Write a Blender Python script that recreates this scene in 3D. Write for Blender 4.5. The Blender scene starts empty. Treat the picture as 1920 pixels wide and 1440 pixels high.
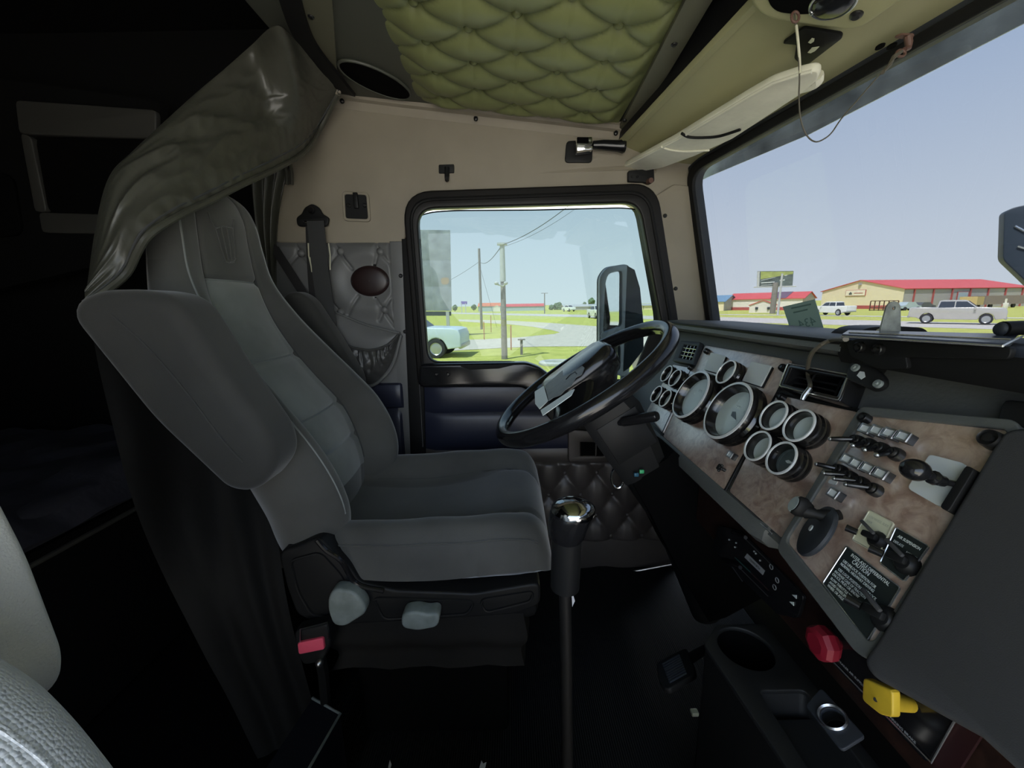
import bpy, bmesh, math, random
from mathutils import Vector, Matrix, noise
random.seed(7)
S = bpy.context.scene
COL = S.collection
V = Vector
R = math.radians

# ---------------------------------------------------------------- camera
FPX, PITCH, ROLL, CAMZ = 740.0, R(11.4), R(1.0), 1.05
CAM = V((0, 0, CAMZ))
FW = V((0, math.cos(PITCH), -math.sin(PITCH)))
U0 = V((0, math.sin(PITCH), math.cos(PITCH)))
RT = V((1, 0, 0)) * math.cos(ROLL) - U0 * math.sin(ROLL)
UP = V((1, 0, 0)) * math.sin(ROLL) + U0 * math.cos(ROLL)
cd = bpy.data.cameras.new('camera')
cd.sensor_width = 36.0
cd.lens = FPX / 1920 * 36.0
cd.clip_start = 0.02
cd.clip_end = 2000
camo = bpy.data.objects.new('camera', cd)
COL.objects.link(camo)
camo.matrix_world = Matrix(((RT.x, UP.x, -FW.x, 0), (RT.y, UP.y, -FW.y, 0), (RT.z, UP.z, -FW.z, CAMZ), (0, 0, 0, 1)))
S.camera = camo

# ---------------------------------------------------------------- sky, sun, exposure
S.view_settings.view_transform = 'Standard'
S.view_settings.look = 'None'
S.view_settings.gamma = 1.0
S.view_settings.exposure = 2.35
S.view_settings.use_curve_mapping = False
W = bpy.data.worlds.new('sky')
S.world = W
W.use_nodes = True
nt = W.node_tree
nt.nodes.clear()
tc = nt.nodes.new('ShaderNodeTexCoord')
sx = nt.nodes.new('ShaderNodeSeparateXYZ')
rp = nt.nodes.new('ShaderNodeValToRGB')
bg = nt.nodes.new('ShaderNodeBackground')
ow = nt.nodes.new('ShaderNodeOutputWorld')
nt.links.new(tc.outputs['Generated'], sx.inputs[0])
nt.links.new(sx.outputs['Z'], rp.inputs[0])
nt.links.new(rp.outputs[0], bg.inputs[0])
nt.links.new(bg.outputs[0], ow.inputs[0])
cr = rp.color_ramp
cr.elements[0].position = 0.0
cr.elements[0].color = (0.84, 0.89, 0.93, 1)
cr.elements[1].position = 1.0
cr.elements[1].color = (0.24, 0.37, 0.62, 1)
for p_, c_ in ((0.12, (0.76, 0.83, 0.91, 1)), (0.42, (0.47, 0.59, 0.79, 1))):
    e_ = cr.elements.new(p_)
    e_.color = c_
bg.inputs['Strength'].default_value = 0.82
sl = bpy.data.lights.new('sun', 'SUN')
sl.energy = 4.0
sl.angle = R(1.5)
sl.color = (1.0, 0.95, 0.86)
so = bpy.data.objects.new('sun', sl)
COL.objects.link(so)
SUN_FROM = V((-0.50, -0.50, 1.25)).normalized()
so.rotation_euler = SUN_FROM.to_track_quat('Z', 'Y').to_euler()

# ---------------------------------------------------------------- pixel rays to points of the place
def ray(px, py):
    return FW + RT * ((px - 960) / FPX) + UP * ((720 - py) / FPX)
def aT(px, py, t): return CAM + ray(px, py) * t
def aX(px, py, X): r = ray(px, py); return CAM + r * (X / r.x)
def aY(px, py, Y): r = ray(px, py); return CAM + r * (Y / r.y)
def aZ(px, py, Z): r = ray(px, py); return CAM + r * ((Z - CAMZ) / r.z)
GZ = -1.25
def gT(px, t):
    """ground point seen in column px at depth t"""
    lo, hi = 575.0, 1400.0
    for _ in range(60):
        m = (lo + hi) / 2
        if aT(px, m, t).z < GZ: hi = m
        else: lo = m
    p = aT(px, lo, t); p.z = GZ
    return p

class Frame:
    """a plane of the place with its own axes: e1, e2 in it, n out of it"""
    def __init__(s, o, e1, e2):
        s.o = V(o); s.e1 = V(e1).normalized(); s.n = s.e1.cross(V(e2)).normalized(); s.e2 = s.n.cross(s.e1)
        s.M = Matrix(((s.e1.x, s.e2.x, s.n.x, s.o.x), (s.e1.y, s.e2.y, s.n.y, s.o.y), (s.e1.z, s.e2.z, s.n.z, s.o.z), (0, 0, 0, 1)))
    def uv(s, px, py, h=0.0):
        r = ray(px, py)
        k = ((s.o + s.n * h) - CAM).dot(s.n) / r.dot(s.n)
        d = CAM + r * k - s.o
        return (d.dot(s.e1), d.dot(s.e2))
    def P(s, u, v, h=0.0): return s.o + s.e1 * u + s.e2 * v + s.n * h
    def px(s, px, py, h=0.0): return s.P(*s.uv(px, py, h), h)
    def at(s, u, v, h=0.0, rot=0.0): return s.M @ Matrix.Translation((u, v, h)) @ Matrix.Rotation(rot, 4, 'Z')

# ---------------------------------------------------------------- materials
def hx(r, g, b):
    f = lambda c: (c / 255 / 12.92) if c / 255 <= 0.04045 else ((c / 255 + 0.055) / 1.055) ** 2.4
    return (f(r), f(g), f(b))
MATS = {}
def mat(name, col, rough=0.5, metal=0.0, spec=0.5, var=None, bump=None, coat=0.0, coat_rough=0.1, sheen=0.0, wave=None, coat_ior=1.5, translucent=0.0, weave=None):
    m = bpy.data.materials.new(name)
    m.use_nodes = True
    n = m.node_tree
    b = n.nodes['Principled BSDF']
    b.inputs['Base Color'].default_value = (*col, 1)
    b.inputs['Roughness'].default_value = rough
    b.inputs['Metallic'].default_value = metal
    b.inputs['Specular IOR Level'].default_value = spec
    b.inputs['Coat Weight'].default_value = coat
    b.inputs['Coat Roughness'].default_value = coat_rough
    b.inputs['Coat IOR'].default_value = coat_ior
    if sheen:
        b.inputs['Sheen Weight'].default_value = sheen
        b.inputs['Sheen Roughness'].default_value = 0.4
    co = n.nodes.new('ShaderNodeTexCoord')
    if var:
        sc, am = var[0], var[1]
        nz = n.nodes.new('ShaderNodeTexNoise')
        nz.inputs['Scale'].default_value = sc
        nz.inputs['Detail'].default_value = 6
        mr = n.nodes.new('ShaderNodeMapRange')
        mr.inputs['From Min'].default_value = 0.3
        mr.inputs['From Max'].default_value = 0.7
        mx = n.nodes.new('ShaderNodeMix')
        mx.data_type = 'RGBA'
        c2 = var[2] if len(var) > 2 else tuple(min(1, c * (1 + am)) for c in col)
        c1 = col if len(var) > 2 else tuple(c * (1 - am) for c in col)
        mx.inputs[6].default_value = (*c1, 1)
        mx.inputs[7].default_value = (*c2, 1)
        n.links.new(co.outputs['Object'], nz.inputs['Vector'])
        n.links.new(nz.outputs['Fac'], mr.inputs['Value'])
        n.links.new(mr.outputs[0], mx.inputs[0])
        n.links.new(mx.outputs[2], b.inputs['Base Color'])
    if bump:
        nb = n.nodes.new('ShaderNodeTexNoise')
        nb.inputs['Scale'].default_value = bump[0]
        nb.inputs['Detail'].default_value = 3
        bp = n.nodes.new('ShaderNodeBump')
        bp.inputs['Strength'].default_value = bump[1]
        bp.inputs['Distance'].default_value = bump[2] if len(bump) > 2 else 0.002
        n.links.new(co.outputs['Object'], nb.inputs['Vector'])
        n.links.new(nb.outputs['Fac'], bp.inputs['Height'])
        n.links.new(bp.outputs[0], b.inputs['Normal'])
    if weave:
        vv = n.nodes.new('ShaderNodeTexVoronoi')
        vv.inputs['Scale'].default_value = weave[0]
        vv.inputs['Randomness'].default_value = 0.35
        bp = n.nodes.new('ShaderNodeBump')
        bp.invert = True
        bp.inputs['Strength'].default_value = weave[1]
        bp.inputs['Distance'].default_value = 0.003
        n.links.new(co.outputs['Object'], vv.inputs['Vector'])
        n.links.new(vv.outputs['Distance'], bp.inputs['Height'])
        n.links.new(bp.outputs[0], b.inputs['Normal'])
    if wave:
        wv = n.nodes.new('ShaderNodeTexWave')
        wv.wave_type = 'BANDS'
        wv.bands_direction = wave[0]
        wv.inputs['Scale'].default_value = wave[1]
        bp = n.nodes.new('ShaderNodeBump')
        bp.inputs['Strength'].default_value = wave[2]
        bp.inputs['Distance'].default_value = 0.003
        n.links.new(co.outputs['Object'], wv.inputs['Vector'])
        n.links.new(wv.outputs['Fac'], bp.inputs['Height'])
        n.links.new(bp.outputs[0], b.inputs['Normal'])
    if translucent:
        tl_ = n.nodes.new('ShaderNodeBsdfTranslucent')
        mxs = n.nodes.new('ShaderNodeMixShader')
        mxs.inputs[0].default_value = translucent
        tl_.inputs[0].default_value = (*col, 1)
        out_ = n.nodes['Material Output']
        n.links.new(b.outputs[0], mxs.inputs[1]); n.links.new(tl_.outputs[0], mxs.inputs[2]); n.links.new(mxs.outputs[0], out_.inputs[0])
    MATS[name] = m
    return m
def glass(name, tint, refl=0.06, rough=0.0):
    m = bpy.data.materials.new(name)
    m.use_nodes = True
    n = m.node_tree
    n.nodes.clear()
    tr = n.nodes.new('ShaderNodeBsdfTransparent')
    tr.inputs[0].default_value = (*tint, 1)
    gl = n.nodes.new('ShaderNodeBsdfGlossy')
    gl.inputs['Roughness'].default_value = rough
    fc = n.nodes.new('ShaderNodeLayerWeight')
    fc.inputs[0].default_value = 0.5
    pw = n.nodes.new('ShaderNodeMath'); pw.operation = 'POWER'; pw.inputs[1].default_value = 5.0
    lw = n.nodes.new('ShaderNodeMath'); lw.operation = 'MULTIPLY_ADD'; lw.inputs[1].default_value = 1.0 - refl; lw.inputs[2].default_value = refl
    n.links.new(fc.outputs['Facing'], pw.inputs[0])
    n.links.new(pw.outputs[0], lw.inputs[0])
    mx = n.nodes.new('ShaderNodeMixShader')
    o = n.nodes.new('ShaderNodeOutputMaterial')
    n.links.new(lw.outputs[0], mx.inputs[0])
    n.links.new(tr.outputs[0], mx.inputs[1])
    n.links.new(gl.outputs[0], mx.inputs[2])
    n.links.new(mx.outputs[0], o.inputs[0])
    MATS[name] = m
    return m
def burl(name, dark, mid, light, coat=1.0, rough=0.35, cr_=0.25, ior=1.6, metal=0.0):
    m = bpy.data.materials.new(name)
    m.use_nodes = True
    n = m.node_tree
    b = n.nodes['Principled BSDF']
    co = n.nodes.new('ShaderNodeTexCoord')
    nz = n.nodes.new('ShaderNodeTexNoise')
    nz.inputs['Scale'].default_value = 48
    nz.inputs['Detail'].default_value = 9
    nz.inputs['Roughness'].default_value = 0.65
    nz.inputs['Distortion'].default_value = 1.2
    rmp = n.nodes.new('ShaderNodeValToRGB')
    r_ = rmp.color_ramp
    r_.elements[0].position = 0.36; r_.elements[0].color = (*dark, 1)
    r_.elements[1].position = 0.68; r_.elements[1].color = (*light, 1)
    e = r_.elements.new(0.52); e.color = (*mid, 1)
    n.links.new(co.outputs['Object'], nz.inputs['Vector'])
    n.links.new(nz.outputs['Fac'], rmp.inputs[0])
    n.links.new(rmp.outputs[0], b.inputs['Base Color'])
    b.inputs['Roughness'].default_value = rough
    b.inputs['Metallic'].default_value = metal
    b.inputs['Specular IOR Level'].default_value = 0.8
    b.inputs['Coat Weight'].default_value = coat
    b.inputs['Coat Roughness'].default_value = cr_
    b.inputs['Coat IOR'].default_value = ior
    MATS[name] = m
    return m

# ---------------------------------------------------------------- objects
WM = {}   # world matrix of every object built here
def meta(o, label=None, cat=None, group=None, kind=None):
    if label: o['label'] = label
    if cat: o['category'] = cat
    if group: o['group'] = group
    if kind: o['kind'] = kind
    return o
def thing(name, loc, label, cat, group=None):
    o = bpy.data.objects.new(name, None)
    o.empty_display_size = 0.05
    o.location = V(loc)
    COL.objects.link(o)
    WM[o] = Matrix.Translation(V(loc))
    return meta(o, label, cat, group)
def link(me, name, parent=None, M=None):
    """an object for mesh data me that stands at world matrix M"""
    M = M or Matrix.Identity(4)
    o = bpy.data.objects.new(name, me)
    COL.objects.link(o)
    if parent is not None:
        o.parent = parent
        o.matrix_local = WM[parent].inverted() @ M
    else:
        o.matrix_world = M
    WM[o] = M
    return o
def inst(src, name, parent, M):
    return link(src if isinstance(src, bpy.types.Mesh) else src.data, name, parent, M)
def dup(root, D, label=None, group=None, depth=0, parent=None):
    """copy a thing with all its parts, moved by world matrix D"""
    c = root.copy()
    COL.objects.link(c)
    if parent is None:
        M = D @ WM[root]
        c.matrix_world = M
        WM[c] = M
        if label: c['label'] = label
        if group: c['group'] = group
    else:
        c.parent = parent
        WM[c] = D @ WM[root]
    for ch in list(root.children):
        dup(ch, D, depth=depth + 1, parent=c)
    return c

class MB:
    def __init__(s): s.bm = bmesh.new()
    def box(s, c, d, M=None, bev=0.0, seg=2):
        r = bmesh.ops.create_cube(s.bm, size=1.0)
        vs = r['verts']
        bmesh.ops.scale(s.bm, vec=V(d), verts=vs)
        if bev:
            es = list({e for v in vs for e in v.link_edges})
            rb = bmesh.ops.bevel(s.bm, geom=es, offset=bev, segments=seg, affect='EDGES', profile=0.5)
            vs = list({v for v in rb['verts']} | {v for v in vs if v.is_valid})
        bmesh.ops.translate(s.bm, vec=V(c), verts=vs)
        if M is not None: bmesh.ops.transform(s.bm, matrix=M, verts=vs)
        return s
    def sph(s, c, r, seg=16, rings=10, sc=(1, 1, 1), M=None):
        q = bmesh.ops.create_uvsphere(s.bm, u_segments=seg, v_segments=rings, radius=r)
        bmesh.ops.scale(s.bm, vec=V(sc), verts=q['verts'])
        bmesh.ops.translate(s.bm, vec=V(c), verts=q['verts'])
        if M is not None: bmesh.ops.transform(s.bm, matrix=M, verts=q['verts'])
        return s
    def loft(s, rings, caps=True, close=True, wrap=False):
        vr = [[s.bm.verts.new(V(p)) for p in r] for r in rings]
        n = len(rings[0])
        k = len(vr)
        for i in range(k if wrap else k - 1):
            a, b = vr[i], vr[(i + 1) % k]
            for j in range(n if close else n - 1):
                j2 = (j + 1) % n
                try: s.bm.faces.new((a[j], a[j2], b[j2], b[j]))
                except ValueError: pass
        if caps and close and not wrap:
            try:
                s.bm.faces.new(vr[0][::-1]); s.bm.faces.new(vr[-1])
            except ValueError: pass
        return s
    def cyl(s, a, b, r0, r1=None, seg=20, caps=True):
        a, b = V(a), V(b)
        r1 = r0 if r1 is None else r1
        d = (b - a).normalized()
        x = d.orthogonal().normalized(); y = d.cross(x)
        ring = lambda c, r: [c + x * (r * math.cos(2 * math.pi * i / seg)) + y * (r * math.sin(2 * math.pi * i / seg)) for i in range(seg)]
        return s.loft([ring(a, r0), ring(b, r1)], caps)
    def tube(s, pts, r, seg=8, closed=False, caps=True):
        pts = [V(p) for p in pts]
        n = len(pts)
        rs = r if isinstance(r, (list, tuple)) else [r] * n
        rings = []
        up = None
        for i, p in enumerate(pts):
            if closed: d = pts[(i + 1) % n] - pts[i - 1]
            else: d = pts[min(i + 1, n - 1)] - pts[max(i - 1, 0)]
            d.normalize()
            if up is None: up = d.orthogonal().normalized()
            x = (up - d * up.dot(d)).normalized()
            up = x
            y = d.cross(x)
            rings.append([p + x * (rs[i] * math.cos(2 * math.pi * j / seg)) + y * (rs[i] * math.sin(2 * math.pi * j / seg)) for j in range(seg)])
        return s.loft(rings, caps and not closed, True, closed)
    def lathe(s, prof, M=None, seg=40):
        """prof: (r, z) about local z"""
        M = M or Matrix.Identity(4)
        rings = [[M @ V((r * math.cos(2 * math.pi * j / seg), r * math.sin(2 * math.pi * j / seg), z)) for j in range(seg)] for r, z in prof]
        return s.loft(rings, caps=False)
    def grid(s, f, nu, nv, flip=False):
        vs = [[s.bm.verts.new(V(f(i / nu, j / nv))) for j in range(nv + 1)] for i in range(nu + 1)]
        for i in range(nu):
            for j in range(nv):
                q = (vs[i][j], vs[i + 1][j], vs[i + 1][j + 1], vs[i][j + 1])
                s.bm.faces.new(q[::-1] if flip else q)
        return s
    def quad(s, *p):
        s.bm.faces.new([s.bm.verts.new(V(q)) for q in p]); return s
    def prism(s, pts, d):
        d = V(d)
        return s.loft([[V(p) for p in pts], [V(p) + d for p in pts]])
    def mesh(s, name, material=None, smooth=35):
        bmesh.ops.remove_doubles(s.bm, verts=s.bm.verts, dist=1e-6)
        bmesh.ops.recalc_face_normals(s.bm, faces=s.bm.faces)
        me = bpy.data.meshes.new(name)
        s.bm.to_mesh(me); s.bm.free()
        if material: me.materials.append(MATS[material] if isinstance(material, str) else material)
        if smooth:
            for p in me.polygons: p.use_smooth = True
            me.set_sharp_from_angle(angle=R(smooth))
        return me
    def build(s, name, material, parent=None, smooth=35, M=None):
        return link_world(s.mesh(name, material, smooth), name, parent, M)
def link_world(me, name, parent=None, M=None):
    """mesh built in world coordinates (or in the frame M)"""
    if M is not None: return link(me, name, parent, M)
    if parent is None:
        c = V((0, 0, 0))
        if me.vertices:
            lo = [min(v.co[i] for v in me.vertices) for i in range(3)]; hi = [max(v.co[i] for v in me.vertices) for i in range(3)]
            c = V(((lo[0] + hi[0]) / 2, (lo[1] + hi[1]) / 2, lo[2]))
        T = Matrix.Translation(c)
    else:
        T = WM[parent]
    me.transform(T.inverted())
    return link(me, name, parent, T)

def rounded(pts, r, n=5):
    out = []
    k = len(pts)
    for i in range(k):
        p, a, b = V((*pts[i], 0)), V((*pts[i - 1], 0)), V((*pts[(i + 1) % k], 0))
        da, db = (a - p), (b - p)
        rr = r[i] if isinstance(r, (list, tuple)) else r
        rr = min(rr, da.length * 0.48, db.length * 0.48)
        if rr < 1e-6: out.append((p.x, p.y)); continue
        s0, s1 = p + da.normalized() * rr, p + db.normalized() * rr
        for j in range(n + 1):
            t = j / n
            q = s0 * (1 - t) ** 2 + p * (2 * t * (1 - t)) + s1 * t * t
            out.append((q.x, q.y))
    return out
def plate_mesh(name, outlines, th, material, bev=0.0, bseg=2, smooth=40):
    """flat shape with holes in local xy, thick along z from 0 to th; outline grows by bev"""
    cu = bpy.data.curves.new('c', 'CURVE')
    cu.dimensions = '2D'
    cu.fill_mode = 'BOTH'
    cu.extrude = max(th / 2 - bev, 0.0)
    cu.bevel_depth = bev
    cu.bevel_resolution = bseg
    for pts in outlines:
        sp = cu.splines.new('POLY')
        sp.points.add(len(pts) - 1)
        for q, p in zip(sp.points, pts): q.co = (p[0], p[1], 0, 1)
        sp.use_cyclic_u = True
    o = bpy.data.objects.new('c', cu)
    COL.objects.link(o)
    bpy.context.view_layer.update()
    me = bpy.data.meshes.new_from_object(o.evaluated_get(bpy.context.evaluated_depsgraph_get()))
    bpy.data.objects.remove(o)
    bpy.data.curves.remove(cu)
    me.name = name
    me.transform(Matrix.Translation((0, 0, th / 2)))
    bm = bmesh.new(); bm.from_mesh(me)
    bmesh.ops.remove_doubles(bm, verts=bm.verts, dist=1e-6)
    bmesh.ops.recalc_face_normals(bm, faces=bm.faces)
    bm.to_mesh(me); bm.free()
    me.materials.clear()
    me.materials.append(MATS[material])
    for p in me.polygons: p.use_smooth = True
    me.set_sharp_from_angle(angle=R(smooth))
    return me
def plate(name, outlines, th, material, parent=None, M=None, bev=0.0, bseg=2):
    return link(plate_mesh(name, outlines, th, material, bev, bseg), name, parent, M)
def text(body, size, material, parent, M, name='lettering', align='CENTER', depth=0.0003, sx_=1.0):
    cu = bpy.data.curves.new('t', 'FONT')
    cu.body = body
    cu.size = size
    cu.align_x = align
    cu.align_y = 'CENTER'
    cu.extrude = depth
    cu.resolution_u = 2
    o = bpy.data.objects.new('t', cu)
    COL.objects.link(o)
    bpy.context.view_layer.update()
    me = bpy.data.meshes.new_from_object(o.evaluated_get(bpy.context.evaluated_depsgraph_get()))
    bpy.data.objects.remove(o)
    me.name = name
    if sx_ != 1.0: me.transform(Matrix.Diagonal((sx_, 1, 1, 1)))
    me.materials.clear()
    me.materials.append(MATS[material])
    return link(me, name, parent, M)
def smooth_(a, b, x):
    t = max(0.0, min(1.0, (x - a) / (b - a)))
    return t * t * (3 - 2 * t)
def lerp(a, b, t): return a + (b - a) * t
def interp(xs, ys, x):
    """smooth curve through stations (monotone cubic)"""
    n = len(xs)
    if x <= xs[0]: return ys[0]
    if x >= xs[-1]: return ys[-1]
    i = max(k for k in range(n - 1) if xs[k] <= x)
    d = [(ys[k + 1] - ys[k]) / (xs[k + 1] - xs[k]) for k in range(n - 1)]
    m = [d[0]] + [0 if d[k - 1] * d[k] <= 0 else (d[k - 1] + d[k]) / 2 for k in range(1, n - 1)] + [d[-1]]
    h = xs[i + 1] - xs[i]; t = (x - xs[i]) / h
    return (2 * t**3 - 3 * t**2 + 1) * ys[i] + (t**3 - 2 * t**2 + t) * h * m[i] + (-2 * t**3 + 3 * t**2) * ys[i + 1] + (t**3 - t**2) * h * m[i + 1]
def polyline(pts, t):
    """point at fraction t of the length of a polyline"""
    L = [0.0]
    for a, b in zip(pts, pts[1:]): L.append(L[-1] + (V(b) - V(a)).length)
    d = t * L[-1]
    for i in range(len(pts) - 1):
        if d <= L[i + 1] or i == len(pts) - 2:
            return V(pts[i]).lerp(V(pts[i + 1]), (d - L[i]) / max(1e-9, L[i + 1] - L[i]))
def crom(pts, n):
    """smooth curve through points, n steps per span"""
    P = [V(p) for p in pts]
    out = []
    for i in range(len(P) - 1):
        a, b, c, d = P[max(i - 1, 0)], P[i], P[i + 1], P[min(i + 2, len(P) - 1)]
        for k in range(n):
            t = k / n
            out.append(0.5 * ((2 * b) + (c - a) * t + (2 * a - 5 * b + 4 * c - d) * t * t + (3 * b - a - 3 * c + d) * t**3))
    out.append(P[-1])
    return out
def tuft(x, y, sx_, sy_, D):
    """height of button tufted padding on a diamond lattice of buttons (i*sx, (j + i/2)*sy)"""
    i = x / sx_; j = y / sy_
    m, n = i / 2 + j, i / 2 - j
    # buttons sit where m and n are whole numbers (i even) or both halves
    f, g = m - math.floor(m), n - math.floor(n)
    q = (16 * f * (1 - f) * g * (1 - g)) ** 0.36
    e = 1e9
    for a in (0, 1):
        for b in (0, 1):
            dm, dn = f - a, g - b
            e = min(e, ((dm + dn) * sx_) ** 2 + (((dm - dn) / 2) * sy_) ** 2)
    dx = (i - round(i)) * sx_
    jj = j - round(i) / 2
    fr = abs(jj - round(jj)) * 2
    pl_ = math.exp(-((abs(dx) - 0.028 * sx_) / (0.022 * sx_)) ** 2) * (1 - fr) ** 0.8
    rad = 0.5 + 0.5 * math.cos(14 * math.atan2((dx / sx_), (jj - round(jj)) + 1e-6))
    wr = math.exp(-e / (0.20 * sy_) ** 2)
    return D * (q - 0.40 * math.exp(-e / (0.13 * sy_) ** 2) - 0.24 * pl_ - 0.16 * wr * rad)

# ---------------------------------------------------------------- palette
mat('tan_plastic', (0.275, 0.242, 0.185), 0.6, var=(9, 0.06), bump=(900, 0.25, 0.0006))
mat('olive_liner', (0.40, 0.385, 0.21), 0.65, var=(6, 0.05), bump=(1000, 0.25, 0.0006))
mat('ceiling_vinyl', (0.195, 0.215, 0.085), 0.42, var=(5, 0.12), bump=(400, 0.15, 0.0006))
mat('ceiling_grey', (0.07, 0.075, 0.058), 0.5, bump=(700, 0.2, 0.0006))
mat('grey_vinyl', (0.14, 0.142, 0.14), 0.42, var=(8, 0.1), bump=(300, 0.2, 0.001))
mat('curtain_vinyl', (0.056, 0.056, 0.043), 0.38, var=(5, 0.12), bump=(22, 0.5, 0.006))
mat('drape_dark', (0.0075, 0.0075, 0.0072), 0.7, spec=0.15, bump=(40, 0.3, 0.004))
mat('seat_fabric', (0.080, 0.080, 0.074), 0.92, sheen=0.45, var=(5, 0.26), bump=(700, 0.35, 0.0008))
mat('armrest_fabric', (0.042, 0.042, 0.039), 0.95, sheen=0.25, var=(7, 0.14), bump=(700, 0.35, 0.0008))
mat('seat_panel', (0.205, 0.215, 0.205), 0.92, sheen=0.6, var=(6, 0.24), bump=(700, 0.35, 0.0008))
mat('seat_seam', (0.05, 0.052, 0.052), 0.9)
mat('seat_seam_pale', (0.22, 0.23, 0.225), 0.95)  # lighter tone of the cross seams and bolster edges
mat('woven_fabric', (0.80, 0.81, 0.82), 0.95, weave=(340, 0.55))
mat('pale_fabric', (0.74, 0.71, 0.64), 0.95, bump=(500, 0.5, 0.0015))
mat('skirt_cloth', (0.017, 0.016, 0.0145), 0.95, spec=0.1, bump=(300, 0.3, 0.001))
mat('black_plastic', (0.011, 0.0112, 0.0115), 0.45, spec=0.22, bump=(500, 0.15, 0.0005))
mat('black_gloss', (0.010, 0.010, 0.011), 0.16)
mat('black_rubber', (0.009, 0.009, 0.009), 0.55, spec=0.2)
mat('seal_grey', (0.03, 0.034, 0.041), 0.5, spec=0.3)
mat('window_rubber', (0.010, 0.009, 0.0085), 0.45, spec=0.25)
mat('navy_vinyl', (0.020, 0.023, 0.042), 0.36, bump=(500, 0.2, 0.0006))
mat('brown_vinyl', (0.055, 0.047, 0.043), 0.4, var=(8, 0.15), bump=(500, 0.2, 0.0006))
mat('dash_vinyl', (0.10, 0.105, 0.10), 0.5, bump=(160, 0.5, 0.0012))
mat('dash_dark', (0.007, 0.0072, 0.0072), 0.6, spec=0.25, bump=(300, 0.2, 0.0006))
mat('dash_grey', (0.05, 0.05, 0.0515), 0.65, spec=0.3, bump=(900, 0.3, 0.0006))
mat('floor_rubber', (0.008, 0.0085, 0.009), 0.62, spec=0.25, wave=('X', 55, 0.35))
mat('floor_plain', (0.003, 0.003, 0.003), 0.7, spec=0.1)
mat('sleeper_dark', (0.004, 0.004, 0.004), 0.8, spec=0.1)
mat('sleeper_trim', (0.035, 0.034, 0.029), 0.6)
mat('blanket', (0.022, 0.022, 0.033), 0.9, bump=(18, 0.6, 0.01))
mat('chrome', (0.85, 0.86, 0.88), 0.08, 1.0)
mat('steel', (0.55, 0.56, 0.57), 0.32, 1.0, var=(40, 0.3))
mat('bright_edge', (0.75, 0.76, 0.76), 0.25, 0.9)
mat('dial', (0.80, 0.86, 0.83), 0.35, var=(14, 0.06))  # pale tone stands in for the window reflected in the gauge glass
mat('dial_dark', (0.10, 0.13, 0.13), 0.35, var=(30, 0.5))
mat('dial_mark', (0.62, 0.68, 0.66), 0.5)
mat('bezel_black', (0.012, 0.011, 0.011), 0.14, coat=0.5)
mat('ring_silver', (0.85, 0.86, 0.86), 0.35, 0.3)
mat('screw_black', (0.012, 0.012, 0.012), 0.3)
mat('label_grey', (0.62, 0.66, 0.66), 0.35)
mat('label_cream', (0.62, 0.62, 0.45), 0.45)
mat('plate_black', (0.018, 0.024, 0.023), 0.28)
mat('print_white', (0.75, 0.82, 0.79), 0.5)
mat('print_dim', (0.30, 0.31, 0.31), 0.5)
mat('print_cream', (0.42, 0.43, 0.32), 0.5)
mat('red_knob', (0.20, 0.006, 0.018), 0.5)
mat('yellow_knob', (0.62, 0.42, 0.03), 0.45, var=(40, 0.12))
mat('red_line', (0.022, 0.005, 0.006), 0.5)
mat('teal_line', (0.03, 0.09, 0.08), 0.4)
mat('buckle_red', (0.85, 0.10, 0.17), 0.35)
mat('belt', (0.014, 0.013, 0.013), 0.75, bump=(900, 0.3, 0.0005))
mat('belt_grey', (0.035, 0.036, 0.036), 0.7, bump=(900, 0.3, 0.0005))
mat('lever_grey', (0.20, 0.23, 0.22), 0.5, var=(40, 0.2))
mat('lens_red', (0.022, 0.011, 0.011), 0.35)
mat('mesh_black', (0.003, 0.003, 0.003), 0.9, spec=0.05)
mat('paper_green', (0.42, 0.52, 0.46), 0.85, var=(20, 0.06), translucent=0.6)
mat('paper_ink', (0.16, 0.24, 0.21), 0.85)
mat('paper_white', (0.75, 0.75, 0.78), 0.7)
mat('bone', (0.55, 0.53, 0.40), 0.5)
mat('rust', (0.11, 0.055, 0.04), 0.6)
mat('cord', (0.09, 0.08, 0.06), 0.5)
mat('lens_white', (0.65, 0.68, 0.50), 0.3)
mat('green_clip', (0.05, 0.4, 0.16), 0.4)
mat('blue_clip', (0.02, 0.10, 0.16), 0.4)
mat('visor_vinyl', (0.78, 0.76, 0.62), 0.5, var=(10, 0.1), bump=(40, 0.4, 0.003))
mat('sunshield', (0.42, 0.49, 0.52), 0.28, 0.5, var=(12, 0.5))
mat('worn_patch', (0.16, 0.165, 0.17), 0.5, var=(40, 0.15))
burl('burl', (0.30, 0.165, 0.115), (0.53, 0.385, 0.30), (0.70, 0.58, 0.48), ior=4.0, cr_=0.30, rough=0.4)
burl('burl_dark', (0.012, 0.005, 0.004), (0.022, 0.010, 0.007), (0.04, 0.018, 0.012), coat=0.2)
mat('olive_dark', (0.115, 0.112, 0.072), 0.6, bump=(900, 0.25, 0.0006))
mat('steel_dark', (0.035, 0.033, 0.031), 0.4, 0.6)
mat('chrome_dark', (0.42, 0.43, 0.44), 0.10, 1.0)
mat('mirror_bezel', (0.50, 0.54, 0.56), 0.5)
mat('box_navy', (0.010, 0.011, 0.017), 0.6, spec=0.2)
mat('console_black', (0.012, 0.0125, 0.0125), 0.55, bump=(900, 0.3, 0.0005))
mat('pocket_black', (0.06, 0.06, 0.058), 0.35, bump=(80, 0.4, 0.003))
mat('tab_steel', (0.30, 0.31, 0.27), 0.5, 0.3, var=(60, 0.4))
mat('tray_blue', (0.035, 0.042, 0.06), 0.25)
mat('mirror_shell', (0.05, 0.065, 0.075), 0.5, var=(20, 0.25))
mat('mirror_blue', (0.03, 0.045, 0.065), 0.5)
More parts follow.
